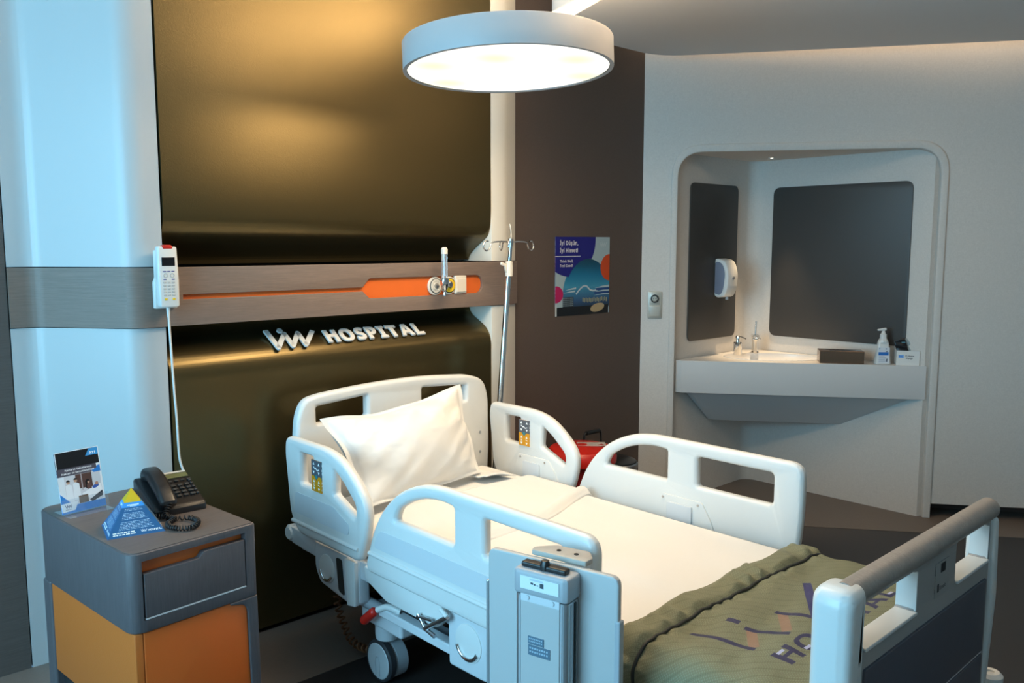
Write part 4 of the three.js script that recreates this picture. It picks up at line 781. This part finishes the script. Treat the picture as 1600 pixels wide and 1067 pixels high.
{
  const c = onA(-.125, -.060), t = thing('carton_box', 'small open white carton with blue logo holding packets at the counter end', 'box', [c[0], .9, c[1] + .0], -TH - .10);
  const lb = print(320, 200, (g, w, h) => { g.fillStyle = '#e2e0dc'; g.fillRect(0, 0, w, h); g.fillStyle = '#7fb2ea'; g.fillRect(28, 56, 72, 44); emblem2d(g, 38, 66, 24, '#2b62c4'); g.fillStyle = '#2a2a30'; g.font = 'bold 26px sans-serif'; g.fillText('El yıkama', 122, 80); g.fillText('Köpüğü', 130, 112); }, .5);
  const W = .062, H = .085, D = .04;
  loc('front_wall', plate(2 * W, H, .0025).translate(0, H / 2, D), lb, t, 'printed front of the carton'); loc('back_wall', box(-W, 0, -D, W, H + .02, -D + .0025), M.white, t);
  loc('side_wall', box(-W, 0, -D, -W + .0025, H, D), M.white, t); loc('side_wall', box(W - .0025, 0, -D, W, H, D), M.white, t); loc('carton_base', box(-W, 0, -D, W, .0025, D), M.white, t);
  const at = (x, y, z) => { const p = V(x, y, z).applyAxisAngle(V(0, 1, 0), -TH - .10); return [c[0] + p.x, .9 + p.y, c[1] + p.z]; };
  const k = thing('packet', 'black foil packet sticking up out of the white carton', 'packet', at(.0, .004, .005), -TH - .1);
  loc('foil', ((g) => { g.rotateZ(.32); return g; })(cloth((u, v) => [lerp(-.030, .030, u), lerp(0, .15, v), .007 * Math.sin(Math.PI * u) * Math.sin(Math.PI * v) + .002 * Math.sin(v * 24 + u * 5)], 12, 24, .004)), S(C(.012, .012, .014), .25), k);
  const k2 = thing('packet', 'clear crinkled packet with a pale blue edge in the white carton', 'packet', at(.028, .004, -.012), -TH - .1);
  loc('wrapper', ((g) => { g.rotateZ(.10); return g; })(cloth((u, v) => [lerp(-.034, .034, u), lerp(0, .15, v), .010 * Math.sin(Math.PI * u) * Math.sin(Math.PI * v) + .003 * Math.sin(v * 20 + u * 9)], 14, 24, .004)), S(C(.55, .62, .63), .2, { transmission: .5, thickness: 0 }), k2);
  loc('wrapper_edge', ((g) => { g.rotateZ(.12); return g; })(cloth((u, v) => [lerp(-.046, -.026, u), lerp(.03, .145, v), .016 + .004 * Math.sin(v * 30)], 6, 26, .003)), S(C(.16, .36, .44), .2), k2, 'pale blue edge');
}
{
  const t = thing('wall_dispenser', 'white and grey soap dispenser mounted on the dark glass panel', 'dispenser', [4.70, 1.27, -3.068]);
  loc('housing', extX(rpath([[0, .01, .01], [0, .245, .02], [.075, .232, .03], [.105, .16, .05], [.098, .05, .03], [.075, .0, .02], [.02, -.005, .01]]), .118, .058, .014, 4), M.white, t);
  loc('side_insert', extX(rpath([[.008, .02, .01], [.008, .225, .02], [.058, .215, .03], [.082, .155, .04], [.07, .05, .03], [.05, .01, .02]]), .006, -.0565, .002), S(C(.19, .21, .28), .4), t, 'grey blue side insert');
  loc('push_window', lathe([[0, .004], [.010, .004], [.012, 0], [0, 0]].map(p => p), [0, .12, .103], 'z', 24).scale(1, 1, 1), S(C(.2, .22, .26), .2), t);
  loc('nozzle', cyl(.010, .008, .02, [0, -.008, .06]), M.bedGrey, t);
}
{
  const p = [4.907, 2.1405, -2.846], t = thing('downlight', 'tiny bright recessed spot in the niche ceiling above the tap', 'lamp', p);
  loc('bezel', lathe([[.010, -.0035], [.020, -.0035], [.021, 0], [.010, 0]]), M.white, t);
  loc('lens', lathe([[0, -.003], [.010, -.003], [.010, 0], [0, 0]]), M.glowSpot, t);
  const l = new THREE.SpotLight(C(1, .72, .42), 5.0, 0, .40, .7, 2); l.position.set(p[0], p[1] - .008, p[2]); l.target.position.set(4.80, .8, -2.76); l.castShadow = true; scene.add(l, l.target);
}
// ---------------------------------------------------------------- waste bins
{
  const t = thing('waste_bin', 'round red lidded waste bin standing by the brown wall', 'bin', [3.29, 0, -2.965]); t.scale.y = 1.085;
  loc('bin_body', lathe([[0, .0], [.145, .0], [.150, .01], [.168, .43], [.172, .436], [.160, .436], [.14, .02], [0, .02]], [0, 0, 0], 'y', 56), M.darkRed, t);
  loc('lid', lathe([[.178, .425], [.184, .428], [.186, .455], [.178, .478], [.165, .492], [.10, .503], [0, .508]], [0, 0, 0], 'y', 56), M.red, t);
  const lb = print(220, 120, (g, w, h) => { g.fillStyle = '#c8c4c2'; g.fillRect(0, 0, w, h); g.fillStyle = '#8a7f7e'; for (let i = 0; i < 6; i++) g.fillRect(14, 14 + i * 16, 150 - (i % 3) * 22, 6); g.fillStyle = '#a01812'; g.beginPath(); g.moveTo(150, 96); g.lineTo(206, 96); g.lineTo(190, 50); g.fill(); }, .5);
  const pg = plate(.15, .085, .002); pg.rotateX(-Math.PI / 2); pg.rotateY(-.75); pg.translate(.045, .5045, .03); loc('lid_label', pg, lb, t, 'pale label on the lid');
}
{
  const t = thing('waste_bin', 'smaller black pedal bin with a shiny rim right of the red bin', 'bin', [3.62, 0, -3.02]);
  loc('bin_body', lathe([[0, 0], [.120, 0], [.122, .01], [.128, .36], [0, .36]], [0, 0, 0], 'y', 48), S(C(.02, .02, .022), .2), t);
  loc('rim', lathe([[.126, .355], [.134, .358], [.136, .385], [.130, .392], [.122, .38]], [0, 0, 0], 'y', 48), M.steel, t, 'shiny grey rim');
  loc('lid', lathe([[.128, .386], [.126, .398], [.09, .412], [0, .418]], [0, 0, 0], 'y', 48), M.black, t);
  const pg = plate(.05, .035, .002); pg.rotateX(-Math.PI / 2); pg.translate(-.06, .414, .03); loc('lid_label', pg, S(C(.5, .42, .40), .5), t, 'small pale label');
  loc('bail_handle', tube([[-.122, .37, -.11], [-.120, .52, -.115], [-.105, .548, -.115], [.008, .548, -.115], [.022, .52, -.115], [.024, .37, -.11]], .0065, 50, 8, false, .3), M.black, t, 'black raised bail handle');
  loc('handle_grip', rod([-.102, .546, -.115], [.006, .546, -.115], .012), M.black, t);
  loc('pedal', box(-.03, .01, .115, .03, .022, .165, .004), M.black, t);
}
// ---------------------------------------------------------------- overbed table with its leaf hanging down
{
  const al = Math.acos(.2305), t = thing('overbed_table', 'overbed table with white leaves folded down beside an aluminium column', 'table', [1.4575, 0, -1.41], -al);
  const leaf = (a, b, ra, rb) => extZ(rpath([[a, .12, .02], [a, .822, ra], [b, .822, rb], [b, .12, .02]]), .018, -.014, .003);
  loc('table_leaf', leaf(-.187, -.012, .022, .002), M.panelWhite, t, 'white left leaf');
  loc('table_leaf', leaf(-.008, .186, .002, .025), M.panelWhite, t, 'white right leaf');
  loc('edge_strip', box(.1765, .13, -.018, .192, .715, .006, .004), M.bedGrey, t, 'grey edge strip'); loc('edge_strip', box(-.194, .13, -.018, -.1845, .735, .006, .003), M.aluminium, t, 'grey edge strip');
  // column
  const x0 = -.068, x1 = .080;
  loc('column', extY(rpath([[x0, .006, .004], [x0, .060, .012], [x1, .060, .012], [x1, .006, .004]]), .68, .07), M.aluminium, t, 'aluminium column');
  loc('column_face', box(x0 + .018, .09, .058, x1 - .020, .735, .0625, .001), M.panelWhite, t, 'white face of the column');
  loc('column_groove', box(x1 - .001, .09, .018, x1 + .0015, .745, .026), M.piping, t); loc('column_groove', box(x1 - .001, .09, .040, x1 + .0015, .745, .045), M.bedGrey, t);
  loc('column_groove', box(x0 + .0125, .09, .0585, x0 + .0165, .745, .0612), M.bedGrey, t); loc('column_groove', box(x1 - .018, .09, .0585, x1 - .014, .745, .0612), M.bedGrey, t);
  loc('face_strip', box(x0 + .018, .735, .058, x1 - .020, .758, .063, .001), M.bedLight, t);
  for (const x of [-.03, .04]) loc('screw', cyl(.006, .006, .004, [x, .747, .064], 'z', 16), M.bedLight, t);
  const lb = print(256, 76, (g, w, h) => { g.fillStyle = '#e8eef2'; g.fillRect(0, 0, w, h); g.fillStyle = '#4a545c'; g.fillRect(70, 30, 18, 12); g.fillRect(92, 34, 12, 10); g.fillRect(112, 38, 10, 6); g.fillRect(132, 24, 26, 28); g.fillStyle = '#c9d3da'; g.fillRect(64, 8, 90, 12); }, .4);
  const cap = loc('column_cap', extY(rpath([[x0 - .004, -.004, .006], [x0 - .004, .066, .016], [x1 + .004, .066, .016], [x1 + .004, -.004, .006]]), .062, .752, .008), M.bedGrey, t, 'grey column cap');
  const pg = plate(.108, .032, .001); pg.translate(.006, .785, .0665); loc('cap_label', pg, lb, cap, 'white label strip');
  loc('release_bar', box(-.060, .813, .020, .066, .827, .046, .005), M.black, cap, 'black release bar'); loc('release_knob', lathe([[0, .84], [.009, .838], [.013, .826], [.013, .815], [0, .815]], [.004, 0, .036]), M.black, cap);
  const hp = loc('hinge_plate', extY(rpath([[-.066, -.014, .004], [-.074, -.036, .01], [-.03, -.078, .01], [.065, -.082, .01], [.092, -.045, .01], [.088, -.014, .004]]), .014, .822, .003), S(C(.45, .42, .38), .45), t, 'beige hinge plate');
  for (const x of [-.005, .045]) loc('hinge_hole', cyl(.006, .006, .002, [x, .8365, -.045], 'y', 16), M.black, hp);
  const pl = print(128, 40, (g, w, h) => { g.fillStyle = '#5e7688'; g.fillRect(0, 0, w, h); g.fillStyle = '#a9bccb'; for (let i = 0; i < 2; i++) for (let x = 8; x < w - 16; x += 14) g.fillRect(x, 8 + i * 14, 9, 7); }, .4);
  const a = plate(.045, .020, .0015).translate(-.005, .640, .0625), b = plate(.062, .026, .0015).translate(.004, .615, .0625); loc('maker_plate', a, pl, t, 'small grey blue plate'); loc('maker_plate', b, pl, t, 'small grey blue plate');
  loc('floor_foot', extY(rpath([[-.22, -.06], [.22, -.06], [.22, .07], [-.22, .07]], .03), .05, .03, .012), M.bedLight, t);
  for (const x of [-.19, .19]) loc('castor', cyl(.02, .02, .03, [x, .02, 0], 'z', 18), M.rubber, t);
}
renderer.render(scene, camera);
